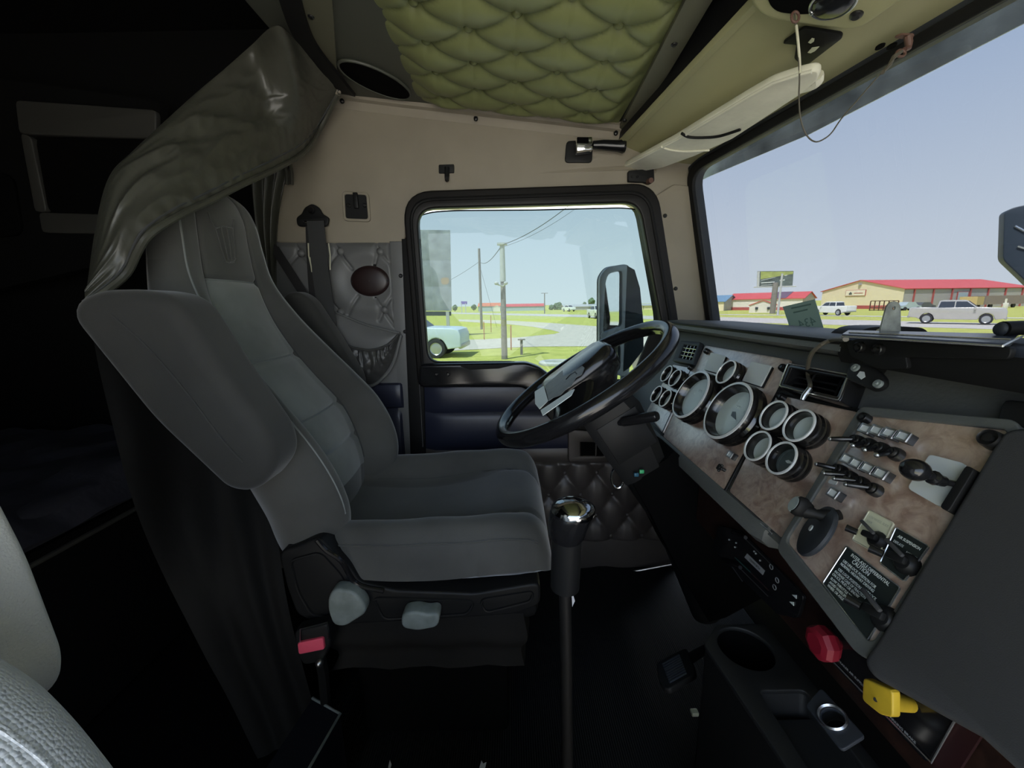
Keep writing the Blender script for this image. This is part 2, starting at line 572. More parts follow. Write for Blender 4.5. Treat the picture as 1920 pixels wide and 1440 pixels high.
mat('mirror_glass', (0.85, 0.88, 0.9), 0.03, 1.0)
mat('fender_paint', (0.62, 0.56, 0.46), 0.35)
glass('glass_side', (0.385, 0.43, 0.43), 0.03)
glass('glass_passenger', (0.70, 0.70, 0.69), 0.03)
glass('glass_wind', (0.40, 0.412, 0.428), 0.03)
glass('glass_clear', (0.93, 0.96, 0.96), 0.06)

# ================================================================ THE CAB SHELL
# floor with ribbed mat
fl = MB().box((-0.6, 0.35, -0.03), (2.9, 2.2, 0.06)).build('floor', 'floor_plain')
meta(fl, kind='structure')
rub = MB()
def rubf(u, v):
    x, y = lerp(-0.5, 0.78, u), lerp(-0.1, 1.40, v)
    d = math.hypot(x - 0.12, y - 0.52)
    return (x, y, 0.012 + 0.05 * math.exp(-(d / 0.2) ** 2) + 0.010 * noise.noise(V((x * 4, y * 3, 0))) + 0.012 * math.exp(-((x - 0.35) / 0.05) ** 2) * smooth_(0.5, 0.8, y))
rub.grid(rubf, 40, 46)
rubo = rub.build('floor_mat', 'floor_rubber', fl)
meta(rubo, label='ribbed black rubber mat')

# outer skins that keep the light out
WALL = Frame((0, 1.42, 0), (1, 0, 0), (0, 0, 1))       # n looks at the passenger side
win_in = rounded([WALL.uv(*p) for p in ((781, 391), (1196, 379), (1237, 602), (1222, 757), (1084, 757), (1005, 679), (803, 680))],
                 [0.07, 0.06, 0.02, 0.03, 0.09, 0.10, 0.05], 7)
OUT = Frame((0, 1.50, 0), (1, 0, 0), (0, 0, 1))
hole = rounded([OUT.uv(*p) for p in ((776, 385), (1201, 372), (1243, 602), (1226, 764), (1080, 764), (1000, 688), (798, 688))], 0.05, 4)
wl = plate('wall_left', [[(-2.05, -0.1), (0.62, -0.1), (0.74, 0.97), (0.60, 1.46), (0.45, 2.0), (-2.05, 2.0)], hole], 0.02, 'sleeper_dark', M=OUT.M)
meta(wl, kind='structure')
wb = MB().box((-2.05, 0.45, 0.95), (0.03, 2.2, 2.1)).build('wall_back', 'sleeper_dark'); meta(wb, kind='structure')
wf = MB().box((0.80, 0.45, 0.44), (0.03, 2.1, 0.98)).build('wall_front', 'black_rubber'); meta(wf, kind='structure')
# passenger side: the door stands open, so only the pillar, roof rail and rear quarter are there
wr = MB().box((-1.38, -0.58, 0.95), (1.36, 0.03, 2.1)).box((0.76, -0.58, 0.45), (0.10, 0.03, 1.0)).box((0.05, -0.58, 1.80), (1.5, 0.03, 0.3)).build('wall_right', 'tan_plastic'); meta(wr, kind='structure')
# trim closing the gap between door wall and outer skin round the window
rv = MB()
a_ = [WALL.P(u, v) for u, v in rounded([WALL.uv(*p) for p in ((774, 384), (1203, 371), (1244, 602), (1228, 765), (1080, 765), (1000, 688), (796, 689))], 0.05, 4)]
b_ = [V((p.x, 1.51, p.z)) for p in a_]
rv.loft([a_, b_], caps=False)
rvo = rv.build('trim_1', 'window_rubber'); meta(rvo, kind='structure')

# ---------------- ceiling
def ceil_z(x): return 1.645 - 0.112 * x
CE = Frame((0, 0, 1.645), (1, 0, -0.112), (0, -1, 0))     # n points down
if CE.n.z > 0: CE = Frame((0, 0, 1.645), (1, 0, -0.112), (0, 1, 0))
b0 = aZ(968, 85, 1.645)
TX, TY, TU0, TV0 = 0.105, 0.122, CE.uv(968, 85)[0], CE.uv(968, 85)[1]
cm = MB()
U_0, U_1 = -0.56, 0.352
def ceilf(a, b):
    u = lerp(U_0, U_1, a); v = lerp(-0.6, 1.40, b) * (1 if CE.e2.y > 0 else -1)
    y = v * (1 if CE.e2.y > 0 else -1)
    f = smooth_(-0.30, -0.18, u) * smooth_(0.352, 0.30, u) * smooth_(1.40, 1.33, y)
    fold = 0.004 * math.sin((u - TU0) * 2 * math.pi / TX * 4) * max(0, math.cos((u - TU0) * 2 * math.pi / (2 * TX))) ** 2
    return CE.P(u, v, f * (tuft(u - TU0, v - TV0, TX, TY, 0.024) + 0.010) + 0.0)
cm.grid(ceilf, 190, 330)
ceil_o = cm.build('ceiling', 'ceiling_vinyl', smooth=80); meta(ceil_o, kind='structure')
btn = MB().sph((0, 0, 0), 0.0105, 14, 8, (1, 1, 0.75)).mesh('button', 'ceiling_vinyl')
sg = 1 if CE.e2.y > 0 else -1
for i in range(-2, 4):
    for j in range(-14, 8):
        u, v = TU0 + i * TX, TV0 + (j + (i % 2) / 2) * TY
        if -0.19 < u < 0.30 and 0.35 < v * sg < 1.36:
            inst(btn, 'button', ceil_o, CE.at(u, v, 0.011))
# grey flat end with its oval speaker cover and the roof above everything
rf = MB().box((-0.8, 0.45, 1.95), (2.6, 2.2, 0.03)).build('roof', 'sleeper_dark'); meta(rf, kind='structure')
fz = MB()
fz.grid(lambda a, b: CE.P(lerp(-0.565, -0.20, a) + 0.0, sg * lerp(0.2, 1.40, b), 0.004 + 0.008 * smooth_(0.55, 1.0, a) * 0), 10, 30)
fo = fz.build('trim_2', 'ceiling_grey'); meta(fo, kind='structure')
sp = thing('ceiling_speaker', CE.px(706, 146), 'black oval speaker grille set in the grey end of the tufted ceiling', 'speaker')
cu_, cv_ = CE.uv(706, 146)
au = V((*CE.uv(770, 180), 0)) - V((*CE.uv(642, 112), 0))
ang = math.atan2(au.y, au.x)
ell = [(0.5 * au.length * math.cos(t), 0.062 * math.sin(t)) for t in [2 * math.pi * k / 48 for k in range(48)]]
plate('grille_mesh', [ell], 0.004, 'mesh_black', sp, CE.at(cu_, cv_, 0.006, ang), bev=0.001)
rim_ = MB().tube([CE.at(cu_, cv_, 0.008, ang) @ V((x, y, 0)) for x, y in ell], 0.004, 8, True).build('grille_rim', 'ceiling_grey', sp)

# ledge where ceiling meets the door wall
led = [aY(632, 182, 1.405), aY(760, 198, 1.405), aY(900, 214, 1.405), aY(1040, 230, 1.405), aY(1176, 246, 1.405)]
lm = MB()
prof = [(0.03, 0.035), (0.0, 0.03), (-0.022, 0.016), (-0.026, 0.004), (-0.02, -0.006), (-0.008, -0.010), (0.002, -0.030), (0.03, -0.030)]
lm.loft([[p + V((0, dy, dz)) for dy, dz in prof] for p in crom([led[0] + V((-0.15, 0, 0.02))] + led, 4)], caps=True)
lo_ = lm.build('trim_3', 'tan_plastic'); meta(lo_, kind='structure')
scr = MB().lathe([(0.0, 0.004), (0.004, 0.004), (0.0065, 0.002), (0.007, 0.0), (0.007, -0.004)], seg=14).mesh('screw', 'screw_black')
for p in ((641, 189), (892, 222), (1155, 249)):
    q = aY(*p, 1.383)
    inst(scr, 'screw', lo_, Matrix.Translation(q) @ Matrix.Rotation(R(75), 4, 'X'))

# ---------------- door wall: tan upper panel
up_px = [(490, 300), (511, 452), (757, 455), (760, 425), (765, 395), (782, 377), (815, 369), (1000, 361), (1165, 353), (1200, 358), (1222, 376), (1228, 398), (1300, 398), (1300, 200), (1180, 190), (500, 100)]
upo = plate('wall_left_panel', [rounded([WALL.uv(*p) for p in up_px], [0.02, 0.03, 0.02, 0.01, .02, .03, .03, 0, .02, .03, .03, .01, 0, 0, 0, 0], 3)], 0.012, 'tan_plastic', M=WALL.at(0, 0, 0), bev=0.006, bseg=3)
meta(upo, kind='structure')
# soft crease that runs across the panel above the window
cr_ = MB()
crp = crom([aY(780, 340, 1.408), aY(900, 331, 1.408), aY(1040, 322, 1.408), aY(1180, 316, 1.408), aY(1230, 320, 1.408)], 6)
cr_.loft([[p + V((0, 0.004, 0.018)), p + V((0, 0.004 - 0.009 * smooth_(2, 22, k_), 0.0)), p + V((0, 0.004 - 0.010 * smooth_(2, 22, k_), -0.003)), p + V((0, 0.004, -0.010))] for k_, p in enumerate(crp)], caps=True)
cro = cr_.build('crease', 'tan_plastic', upo)
# A pillar trim (tan with a pale edge) and its screws
ap = plate('trim_4', [rounded([WALL.uv(*p, 0.012) for p in ((1226, 372), (1262, 349), (1292, 352), (1325, 615), (1258, 615), (1254, 590), (1228, 410))], 0.006, 3)], 0.010, 'tan_plastic', M=WALL.at(0, 0, 0.010), bev=0.004)
meta(ap, kind='structure')
for p in ((1248, 404), (1268, 541)):
    u, v = WALL.uv(*p, 0.026)
    inst(scr, 'screw', ap, WALL.at(u, v, 0.021))

# ---------------- door: window frame, glass, panel
win_out = rounded([WALL.uv(*p) for p in ((762, 368), (1222, 352), (1262, 604), (1262, 800), (1045, 800), (985, 712), (790, 712))],
                  [0.09, 0.075, 0.02, 0.0, 0.06, 0.03, 0.0], 7)
w1 = thing('window_1', aY(1000, 680, 1.42), None, None)
meta(w1, kind='structure')
plate('window_frame', [win_out, win_in], 0.030, 'window_rubber', w1, WALL.at(0, 0, 0.004), bev=0.007, bseg=3)
mid = rounded([WALL.uv(*p) for p in ((772, 380), (1209, 365), (1250, 602), (1236, 780), (1070, 780), (996, 694), (797, 694))], [0.08, 0.068, 0.02, 0.03, 0.08, 0.08, 0.03], 7)
MB().tube([WALL.P(u, v, 0.034) for u, v in mid], 0.006, 8, True).build('bead', 'black_rubber', w1)
gp = [OUT.uv(*p) for p in ((760, 424), (800, 402), (850, 398), (1000, 397), (1165, 393), (1196, 397), (1225, 420), (1260, 602), (1250, 780), (1070, 780), (985, 705), (770, 700))]
plate('window_pane', [rounded(gp, 0.05, 5)], 0.005, 'glass_side', w1, OUT.at(0, 0, 0.024))
MB().tube([OUT.P(u, v, 0.0265) for u, v in rounded(gp, 0.05, 5)], 0.0025, 6, True).build('pane_edge', 'window_rubber', w1)

d1 = thing('door_1', (0.05, 1.42, 0.05), None, None)
meta(d1, kind='structure')
# sill with pull pocket
sil = [WALL.uv(*p) for p in ((797, 684), (985, 681), (1006, 688), (1030, 706), (1056, 735), (1088, 757), (1240, 760), (1240, 775), (1065, 775), (1022, 738), (978, 716), (795, 716))]
plate('sill', [rounded(sil, 0.012, 3)], 0.055, 'black_gloss', d1, WALL.at(0, 0, 0.0), bev=0.010, bseg=3)
plate('grip_slot', [rounded([WALL.uv(*p, .06) for p in ((862, 686), (965, 684), (935, 691), (880, 693))], 0.006, 3)], 0.004, 'black_rubber', d1, WALL.at(0, 0, 0.053), bev=0.001)
for p in ((818, 702), (840, 702)):
    u, v = WALL.uv(*p, .06); inst(scr, 'screw', d1, WALL.at(u, v, 0.055))
def puff(px0, px1, material, name, parent, d=0.022, h0=0.012, nx=24, ny=10, pw=0.35):
    (u0, v0), (u1, v1) = WALL.uv(*px0), WALL.uv(*px1)
    m = MB()
    def f(a, b):
        e = (max(0, 1 - (2 * a - 1) ** 14)) ** 0.5
        return WALL.P(lerp(u0, u1, a), lerp(v0, v1, b), h0 + d * (max(0, 4 * b * (1 - b)) ** pw) * e)
    m.grid(f, nx, ny)
    return m.build(name, material, parent)
puff((793, 716), (1260, 768), 'navy_vinyl', 'padded_roll', d1)
puff((794, 768), (1265, 838), 'navy_vinyl', 'padded_roll', d1)
puff((796, 838), (1262, 860), 'brown_vinyl', 'padded_roll', d1, d=0.014)
# button tufted lower panel
du, dv = WALL.uv(1058, 884)
tx_, ty_ = 0.0613, 0.178
lp = MB()
(lu0, lv0), (lu1, lv1) = WALL.uv(900, 858), WALL.uv(1268, 1010)
def lpf(a, b):
    u, v = lerp(lu0, lu1, a), lerp(lv0, lv1, b)
    e = smooth_(0, 0.06, b) * smooth_(1, 0.94, b)
    return WALL.P(u, v, 0.010 + e * (0.012 + tuft(u - du, v - dv, tx_, ty_, 0.018)))
lp.grid(lpf, 90, 60)
lpo = lp.build('tufted_panel', 'brown_vinyl', d1, smooth=80)
btn2 = MB().sph((0, 0, 0), 0.0085, 12, 8, (1, 1, 0.6)).mesh('button', 'brown_vinyl')
for i in range(-3, 8):
    for j in range(-2, 2):
        u, v = du + i * tx_, dv + (j + (i % 2) / 2) * ty_
        if lu0 + .02 < u < lu1 - .02 and lv1 + 0.01 < v < lv0 - 0.01: inst(btn2, 'button', lpo, WALL.at(u, v, 0.016))
plate('kick_strip', [[WALL.uv(*p) for p in ((900, 1010), (1270, 1004), (1270, 1066), (900, 1100))]], 0.012, 'brown_vinyl', d1, WALL.at(0, 0, 0.006), bev=0.003)
# chrome sill plate at the foot of the door
sp_ = [aZ(1075, 1092, 0.02), aZ(1268, 1056, 0.02)]
MB().tube([aY(960, 1102, 1.38), aY(1088, 1090, 1.38), aY(1180, 1073, 1.38), aY(1268, 1056, 1.38)], 0.004, 8).build('sill_strip', 'steel', d1)
# dark edge seal and bright line along the rear of the door
plate('edge_seal', [[WALL.uv(*p) for p in ((758, 452), (788, 452), (800, 900), (776, 900))]], 0.02, 'black_rubber', d1, WALL.at(0, 0, 0.002), bev=0.004)
MB().tube([aY(773, 455, 1.395), aY(782, 640, 1.395), aY(793, 838, 1.395)], 0.0016, 6).build('seal_line', 'bright_edge', d1)
# small vent in the lower door, beside the steering column
dvt = [WALL.uv(*p, .04) for p in ((1067, 806), (1140, 812), (1140, 864), (1067, 864))]
dvi = [WALL.uv(*p, .04) for p in ((1086, 826), (1134, 828), (1134, 856), (1086, 856))]
vent0 = plate('door_vent', [rounded(dvt, 0.01, 3), rounded(dvi, 0.006, 3)], 0.016, 'brown_vinyl', d1, WALL.at(0, 0, 0.03), bev=0.004)
plate('vent_back', [rounded(dvi, 0.004, 3)], 0.002, 'mesh_black', vent0, WALL.at(0, 0, 0.032))
(vx0, vy0), (vx1, vy1) = dvi[0], dvi[2]
MB().box(((vx0 + vx1) / 2 + .014, (vy0 + vy1) / 2, 0.038), (0.004, abs(vy1 - vy0), 0.01)).build('vent_bar', 'brown_vinyl', vent0, M=WALL.M)

# ---------------- B pillar: tufted vinyl, strip with screws, navy rolls
pt = MB()
WU = lambda x, y: V(WALL.uv(x, y))
CREASE = [(WU(*a), WU(*b)) for a, b in (((640, 472), (664, 505)), ((640, 472), (618, 505)), ((640, 472), (626, 452)), ((714, 472), (706, 497)), ((714, 472), (742, 503)), ((714, 472), (706, 452)), ((722, 581), (708, 560)), ((722, 581), (742, 610)), ((722, 581), (714, 600)), ((722, 581), (742, 552)), ((676, 556), (656, 590)), ((640, 585), (622, 560)), ((566, 475), (590, 500)), ((566, 475), (540, 505)), ((566, 475), (556, 452)))]
PITS = [WU(*a) for a in ((640, 472), (714, 472), (722, 581), (566, 475), (640, 585))]
(pu0, pv0), (pu1, pv1) = WALL.uv(500, 452), WALL.uv(760, 735)
pu1t = WALL.uv(738, 455)[0]
bu, bv = WALL.uv(714, 472)
bu2 = WALL.uv(640, 472)[0]
tbx = (bu - bu2) / 2
tby = 0.215
su, sv = WALL.uv(694, 527)
def ptf(a, b):
    u, v = lerp(pu0, lerp(pu1t, pu1, b), a), lerp(pv0, pv1, b)
    d = math.hypot((u - su) / 0.085, (v - sv) / 0.068)
    ring = 0.010 * math.exp(-((d - 1.35) / 0.42) ** 2)
    base = 0.004
    p_ = V((u, v))
    for s0_, s1_ in CREASE:
        t_ = max(0.0, min(1.0, (p_ - s0_).dot(s1_ - s0_) / (s1_ - s0_).length_squared))
        base -= 0.0075 * math.exp(-((p_ - s0_.lerp(s1_, t_)).length / 0.005) ** 2)
    for q_ in PITS: base -= 0.008 * math.exp(-((p_ - q_).length / 0.016) ** 2)
    e = smooth_(1, 0.96, a) * smooth_(0, 0.05, b)
    return WALL.P(u, v, 0.004 + e * (0.010 + base + ring))
pt.grid(ptf, 130, 130)
pto = pt.build('wall_left_padding', 'grey_vinyl', smooth=80); meta(pto, kind='structure')
btn3 = MB().sph((0, 0, 0), 0.0130, 14, 8, (1, 1, 0.75)).mesh('button', 'grey_vinyl')
for p in ((640, 472), (714, 472), (722, 581), (566, 475), (640, 585)):
    u, v = WALL.uv(*p, 0.014); inst(btn3, 'button', pto, WALL.at(u, v, 0.017))
stp = plate('trim_5', [[WALL.uv(*p) for p in ((735, 456), (755, 456), (779, 900), (757, 900))]], 0.014, 'grey_vinyl', M=WALL.at(0, 0, 0.004), bev=0.004)
meta(stp, kind='structure')
for p in ((751, 517), (759, 622), (768, 725)):
    u, v = WALL.uv(*p, 0.02); inst(scr, 'screw', stp, WALL.at(u, v, 0.018))
nb_ = thing('wall_left_rolls', aY(735, 840, 1.41), None, None); meta(nb_, kind='structure')
puff((640, 716), (762, 764), 'navy_vinyl', 'padded_roll', nb_, d=0.024)
puff((640, 764), (766, 880), 'navy_vinyl', 'padded_roll', nb_, d=0.024)

# ---------------- windscreen (two flat panes meeting in a shallow V)
WS = Frame((0.707, 1.38, 0.967), (0.238, -1, 0), (-0.093, 0, 0.479))
gl_px = [(1302, 318), (1516, 202), (1890, -2)]
tl = WS.uv(1303, 322); t2 = WS.uv(1890, -2)
UC = 0.935
vt = lambda u: lerp(tl[1], t2[1], (u - tl[0]) / (t2[0] - tl[0]))
bl = WS.uv(1342, 612)
ws_in = rounded([bl, tl, (UC, vt(UC)), (UC, -0.03)], [0.01, 0.06, 0.03, 0.01], 7)
lft = WS.uv(1268, 345); lfb = WS.uv(1300, 640)
ws_out = rounded([(lfb[0], -0.08), (lft[0], lft[1]), (tl[0] + 0.02, tl[1] + 0.030), (UC + 0.04, vt(UC) + 0.030), (UC + 0.04, -0.08)], [0, .03, .05, 0, 0], 5)
ws_mid = rounded([(bl[0] - 0.012, -0.08), (tl[0] - 0.016, tl[1] + 0.016), (UC + 0.03, vt(UC) + 0.014), (UC + 0.03, -0.08)], [0, .06, 0, 0], 7)
w2 = thing('window_2', WS.P(0.4, 0, 0), None, None); meta(w2, kind='structure')
plate('window_frame', [ws_out, ws_in], 0.03, 'seal_grey', w2, WS.at(0, 0, -0.02), bev=0.004)
plate('seal', [ws_mid, ws_in], 0.014, 'black_rubber', w2, WS.at(0, 0, 0.008), bev=0.004)
plate('window_pane', [ws_mid], 0.006, 'glass_wind', w2, WS.at(0, 0, -0.022))
PC = WS.P(UC + 0.03, 0, 0)
W3 = Frame((PC.x, PC.y - 0.05, 0.967), (-0.238, -1, 0), (-0.093, 0, 0.479))
w3 = thing('window_3', W3.P(0.4, 0, 0), None, None); meta(w3, kind='structure')
plate('window_frame', [[(-0.06, -0.08), (-0.06, 0.56), (1.0, 0.56), (1.0, -0.08)], [(0.03, -0.03), (0.03, 0.50), (0.92, 0.50), (0.92, -0.03)]], 0.03, 'seal_grey', w3, W3.at(0, 0, -0.02))
plate('window_pane', [[(0.0, -0.05), (0.0, 0.52), (0.94, 0.52), (0.94, -0.05)]], 0.006, 'glass_wind', w3, W3.at(0, 0, -0.022))
# polished sunshield over the windscreen, outside
WO = Frame(WS.o - WS.n * 0.10, WS.e1, WS.e2)
s_lo = [WO.uv(*p) for p in ((1308, 342), (1330, 331), (1516, 253), (1920, 45))]
ssl = (s_lo[3][1] - s_lo[2][1]) / (s_lo[3][0] - s_lo[2][0])
ss = [(s_lo[0][0] - 0.08, s_lo[0][1] - 0.01), s_lo[0], s_lo[1], s_lo[2], s_lo[3], (1.2, s_lo[3][1] + ssl * (1.2 - s_lo[3][0])), (1.2, 0.9), (s_lo[0][0] - 0.08, 0.8)]
sso = plate('sunshield', [ss], 0.004, 'sunshield', M=WO.at(0, 0, 0))
meta(sso, 'blue grey metal sun shield hanging outside along the top of the windscreen', 'sun shield')

# ---------------- header between ceiling and windscreen
E0, E1 = V((0.368, 1.36, 1.555)), V((0.43, 0.80, 1.555))
ed = (E1 - E0) / (E0.y - E1.y)
Hl = lambda y: E0 + ed * (E0.y - y)                      # rear edge of header at side position y
T0, T1 = WS.P(tl[0], tl[1] + 0.028), WS.P(t2[0], t2[1] + 0.028)
Tl = lambda y: T0 + (T1 - T0) * ((T0.y - y) / (T0.y - T1.y))
hm = MB()
hm.grid(lambda a, b: Hl(lerp(1.43, 0.40, a)).lerp(Tl(lerp(1.43, 0.40, a)), b) + V((0, 0, -0.012 * math.sin(math.pi * b))), 30, 14)
hm.grid(lambda a, b: V((Hl(0.47).x - 0.0, lerp(0.40, -0.58, a), 1.555)).lerp(V((0.86, lerp(0.40, -0.58, a), 1.47)), b), 8, 8)
ts = plate('trim_8', [rounded([CE.uv(*p, .008) for p in ((520, -80), (612, -80), (623, 20), (631, 140), (637, 182), (606, 128), (566, 72), (540, 0))], .01, 3)], 0.006, 'olive_dark', M=CE.at(0, 0, 0.006), bev=.002); meta(ts, kind='structure')
inst(MB().lathe([(0.0, 0.004), (0.004, 0.004), (0.0065, 0.002), (0.007, 0.0), (0.007, -0.004)], seg=14).mesh('screw', 'screw_black'), 'screw', ts, CE.at(*CE.uv(583, 31, .012), .012))
ho = hm.build('wall_front_header', 'olive_liner'); meta(ho, kind='structure')
HD = Frame(E0, E1 - E0, Tl(1.36) - E0)
if HD.n.z > 0: HD = Frame(E0, E0 - E1, Tl(1.36) - E0)
# overhead shelf: rail along the ceiling, dark recess, front rail
rail = lambda pa, pb, name, r, m_: None
def strip(pts, w, t, material, name, nrm=(0, 0, -1)):
    m = MB()
    rings = []
    for i, p in enumerate(pts):
        d = (pts[min(i + 1, len(pts) - 1)] - pts[max(i - 1, 0)]).normalized()
        nn = V(nrm).normalized(); sd = d.cross(nn).normalized()
        rings.append([p + sd * (a * w) + nn * (b * t) for a, b in ((-.5, 0), (-.5, .7), (-.38, 1), (.38, 1), (.5, .7), (.5, 0))])
    m.loft(rings)
    return m.build(name, material)
r1 = strip([aZ(1172, 241, 1.602), aZ(1240, 120, 1.602), aZ(1312, -12, 1.602), V((0.345, 0.2, 1.602)), V((0.345, -0.56, 1.602))], 0.05, 0.014, 'olive_dark', 'trim_6'); meta(r1, kind='structure')
for p in ((1171, 226), (1264, 83)):
    q = aZ(*p, 1.588); inst(scr, 'screw', r1, Matrix.Translation(q) @ Matrix.Rotation(R(180), 4, 'X'))
r2 = strip([Hl(1.41) + V((0, 0, 0.004)), Hl(1.0) + V((0, 0, 0.004)), Hl(0.4) + V((0, 0, 0.004)), Hl(-0.2) - V((.12, 0, -.004))], 0.020, 0.014, 'olive_liner', 'trim_7'); meta(r2, kind='structure')
sh = MB()
sh.grid(lambda a, b: V((lerp(0.36, Hl(lerp(1.42, -0.5, a)).x if lerp(1.42, -.5, a) > 0.4 else 0.47, b), lerp(1.42, -0.5, a), 1.66)), 14, 3)
sh.grid(lambda a, b: V((Hl(max(0.4, lerp(1.42, -0.5, a))).x - 0.004, lerp(1.42, -0.5, a), lerp(1.66, 1.555, b))), 14, 3)
sho = sh.build('wall_front_shelf', 'black_plastic'); meta(sho, kind='structure')

# ================================================================ DRIVER'S SEAT
def make_seat(root, D, fab, pan, sm_):
    """seat parts in the driver's place, moved by D"""
    yc = 0.97
    Z_ = [0.47, 0.54, 0.60, 0.68, 0.78, 0.86, 0.94, 1.03, 1.12, 1.20, 1.27, 1.315, 1.335]
    XC = [-.445, -.445, -.445, -.460, -.497, -.555, -.605, -.640, -.657, -.660, -.662, -.680, -.705]
    HW = [.20, .232, .247, .258, .262, .250, .232, .205, .178, .163, .150, .118, .06]
    BO = [.05, .075, .088, .096, .088, .085, .070, .040, .012, .004, .0, .0, .0]
    TH = [.10, .12, .13, .14, .145, .145, .14, .135, .125, .115, .10, .07, .03]
    seams = [(1.115, .010), (0.925, .011), (0.785, .010), (0.69, .008)]
    def sect(z):
        xc, hw, bo, th = (interp(Z_, a, z) for a in (XC, HW, BO, TH))
        pts = []
        N = 56
        for k in range(N + 1):
            s = -1 + 2 * k / N
            a = abs(s)
            g = smooth_(0.42, 0.74, a)
            x = xc + bo * g
            if a > 0.74: x -= (bo * 0.55 + 0.045) * (1 - math.sqrt(max(0, 1 - ((a - 0.74) / 0.26) ** 2)))
            x += 0.012 * (1 - (a / 0.5) ** 2) if a < 0.5 else 0
            if a < 0.52 and z > 0.6:
                for sz, dp in seams: x -= dp * math.exp(-((z - sz) / 0.007) ** 2)
            x -= 0.008 * math.exp(-((a - 0.5) / 0.022) ** 2)
            x -= 0.005 * math.exp(-((a - 0.80) / 0.012) ** 2) if z > 0.95 else 0
            pts.append(D @ V((x, yc + hw * s, z)))
        M_ = 14
        for k in range(1, M_):
            s = 1 - 2 * k / M_
            x = xc - th * (1 - abs(s) ** 3.0 * 0.75)
            pts.append(D @ V((x, yc + hw * s, z)))
        return pts
    zs = []
    z = 0.47
    while z < 1.335:
        zs.append(z); z += 0.0065 if z > 0.58 else 0.012
    zs.append(1.335)
    b = MB().loft([sect(q) for q in zs]).build('backrest', fab, root, smooth=60)
    b.data.materials.append(MATS[pan])
    Di = (WM[root].inverted() @ D).inverted()
    for p in b.data.polygons:
        q = Di @ p.center
        if 0.60 < q.z < 1.115 and abs(q.y - yc) < 0.5 * interp(Z_, HW, q.z) and q.x > interp(Z_, XC, q.z) - 0.03: p.material_index = 1
    # pale strips along the cross seams
    for sz, dp in seams[:3]:
        pts = []
        for k in range(21):
            s_ = -0.47 + 0.94 * k / 20
            x = interp(Z_, XC, sz) + 0.012 * (1 - (abs(s_) / 0.5) ** 2) - dp + 0.0012
            pts.append(D @ V((x, yc + interp(Z_, HW, sz) * s_, sz)))
        MB().tube(pts, 0.0022, 6).build('cross_seam', 'seat_seam_pale' if sm_ == 'seat_seam' else sm_, b)
    # stitched edge of the bolsters and the centre panel
    for sd in (-1, 1):
        for a0, rr in ((0.80, 0.0028), (0.5, 0.0018)):
            pts = []
            for q in [0.62 + 0.02 * i for i in range(33)]:
                xc, hw, bo = (interp(Z_, a, q) for a in (XC, HW, BO))
                g = smooth_(0.42, 0.74, a0)
                x = xc + bo * g - 0.006
                if a0 > 0.74: x -= (bo * 0.55 + 0.045) * (1 - math.sqrt(1 - ((a0 - 0.74) / 0.26) ** 2)) - 0.004
                pts.append(D @ V((x, yc + sd * a0 * hw, q)))
            MB().tube(pts, rr, 6).build('seam', 'seat_seam_pale' if a0 > .7 and sm_ == 'seat_seam' else sm_, b)
    # cushion
    XS = [-.44, -.40, -.30, -.20, -.10, -.03, .02, .055, .075, .083]
    TC = [.545, .535, .527, .532, .552, .572, .575, .560, .525, .49]
    BT = [.50, .475, .462, .455, .452, .452, .455, .462, .472, .485]
    HC = [.20, .235, .248, .252, .255, .255, .253, .248, .23, .20]
    BC = [.045, .058, .068, .068, .050, .034, .026, .020, .010, .0]
    def csec(x):
        tc_, bt, hw, bc = (interp(XS, a, x) for a in (TC, BT, HC, BC))
        pts = []
        N = 48
        for k in range(N + 1):
            s = -1 + 2 * k / N
            a = abs(s)
            zz = tc_ + bc * smooth_(0.45, 0.76, a)
            zz -= 0.007 * math.exp(-((a - (0.56 - 0.6 * (x + .1) * (x > -.1))) / 0.03) ** 2)
            e = 0.0
            if a > 0.80: e = (1 - math.sqrt(max(0, 1 - ((a - 0.80) / 0.20) ** 2)))
            zz = lerp(zz, (bt + tc_) / 2, e)
            pts.append(D @ V((x, yc + hw * s, zz)))
        for k in range(1, 16):
            s = 1 - 2 * k / 16
            zz = bt + (0.5 * (bt + tc_) - bt) * abs(s) ** 6
            pts.append(D @ V((x, yc + hw * 0.985 * s, zz)))
        return pts
    xs = [-.44 + (0.083 + .44) * i / 60 for i in range(61)]
    c = MB().loft([csec(q) for q in xs]).build('cushion', fab, root, smooth=60)
    for sd in (-1, 1):
        pts = []
        for q in xs[4:-3]:
            tc_, hw, bc = (interp(XS, a, q) for a in (TC, HC, BC))
            a0 = 0.56 - 0.6 * (q + .1) * (q > -.1)
            pts.append(D @ V((q, yc + sd * a0 * hw, tc_ + bc * smooth_(.45, .76, a0) - 0.0065)))
        MB().tube(pts, 0.0018, 6).build('seam', sm_, c)
        pts = []
        for q in xs[6:-4]:
            tc_, bt, hw, bc = (interp(XS, a, q) for a in (TC, BT, HC, BC))
            a0 = 0.945
            e = 1 - math.sqrt(1 - ((a0 - 0.8) / 0.2) ** 2)
            pts.append(D @ V((q, yc + sd * a0 * hw, lerp(tc_ + bc, (bt + tc_) / 2, e) + 0.001)))
        MB().tube(pts, 0.0022, 6).build('welt', fab, c)
    return b, c

I4 = Matrix.Identity(4)
seat = thing('driver_seat', (-0.2, 0.97, 0.012), 'grey velour driver seat with folded up armrests and high headrest beside the door', 'seat')
bk, cu = make_seat(seat, I4, 'seat_fabric', 'seat_panel', 'seat_seam')
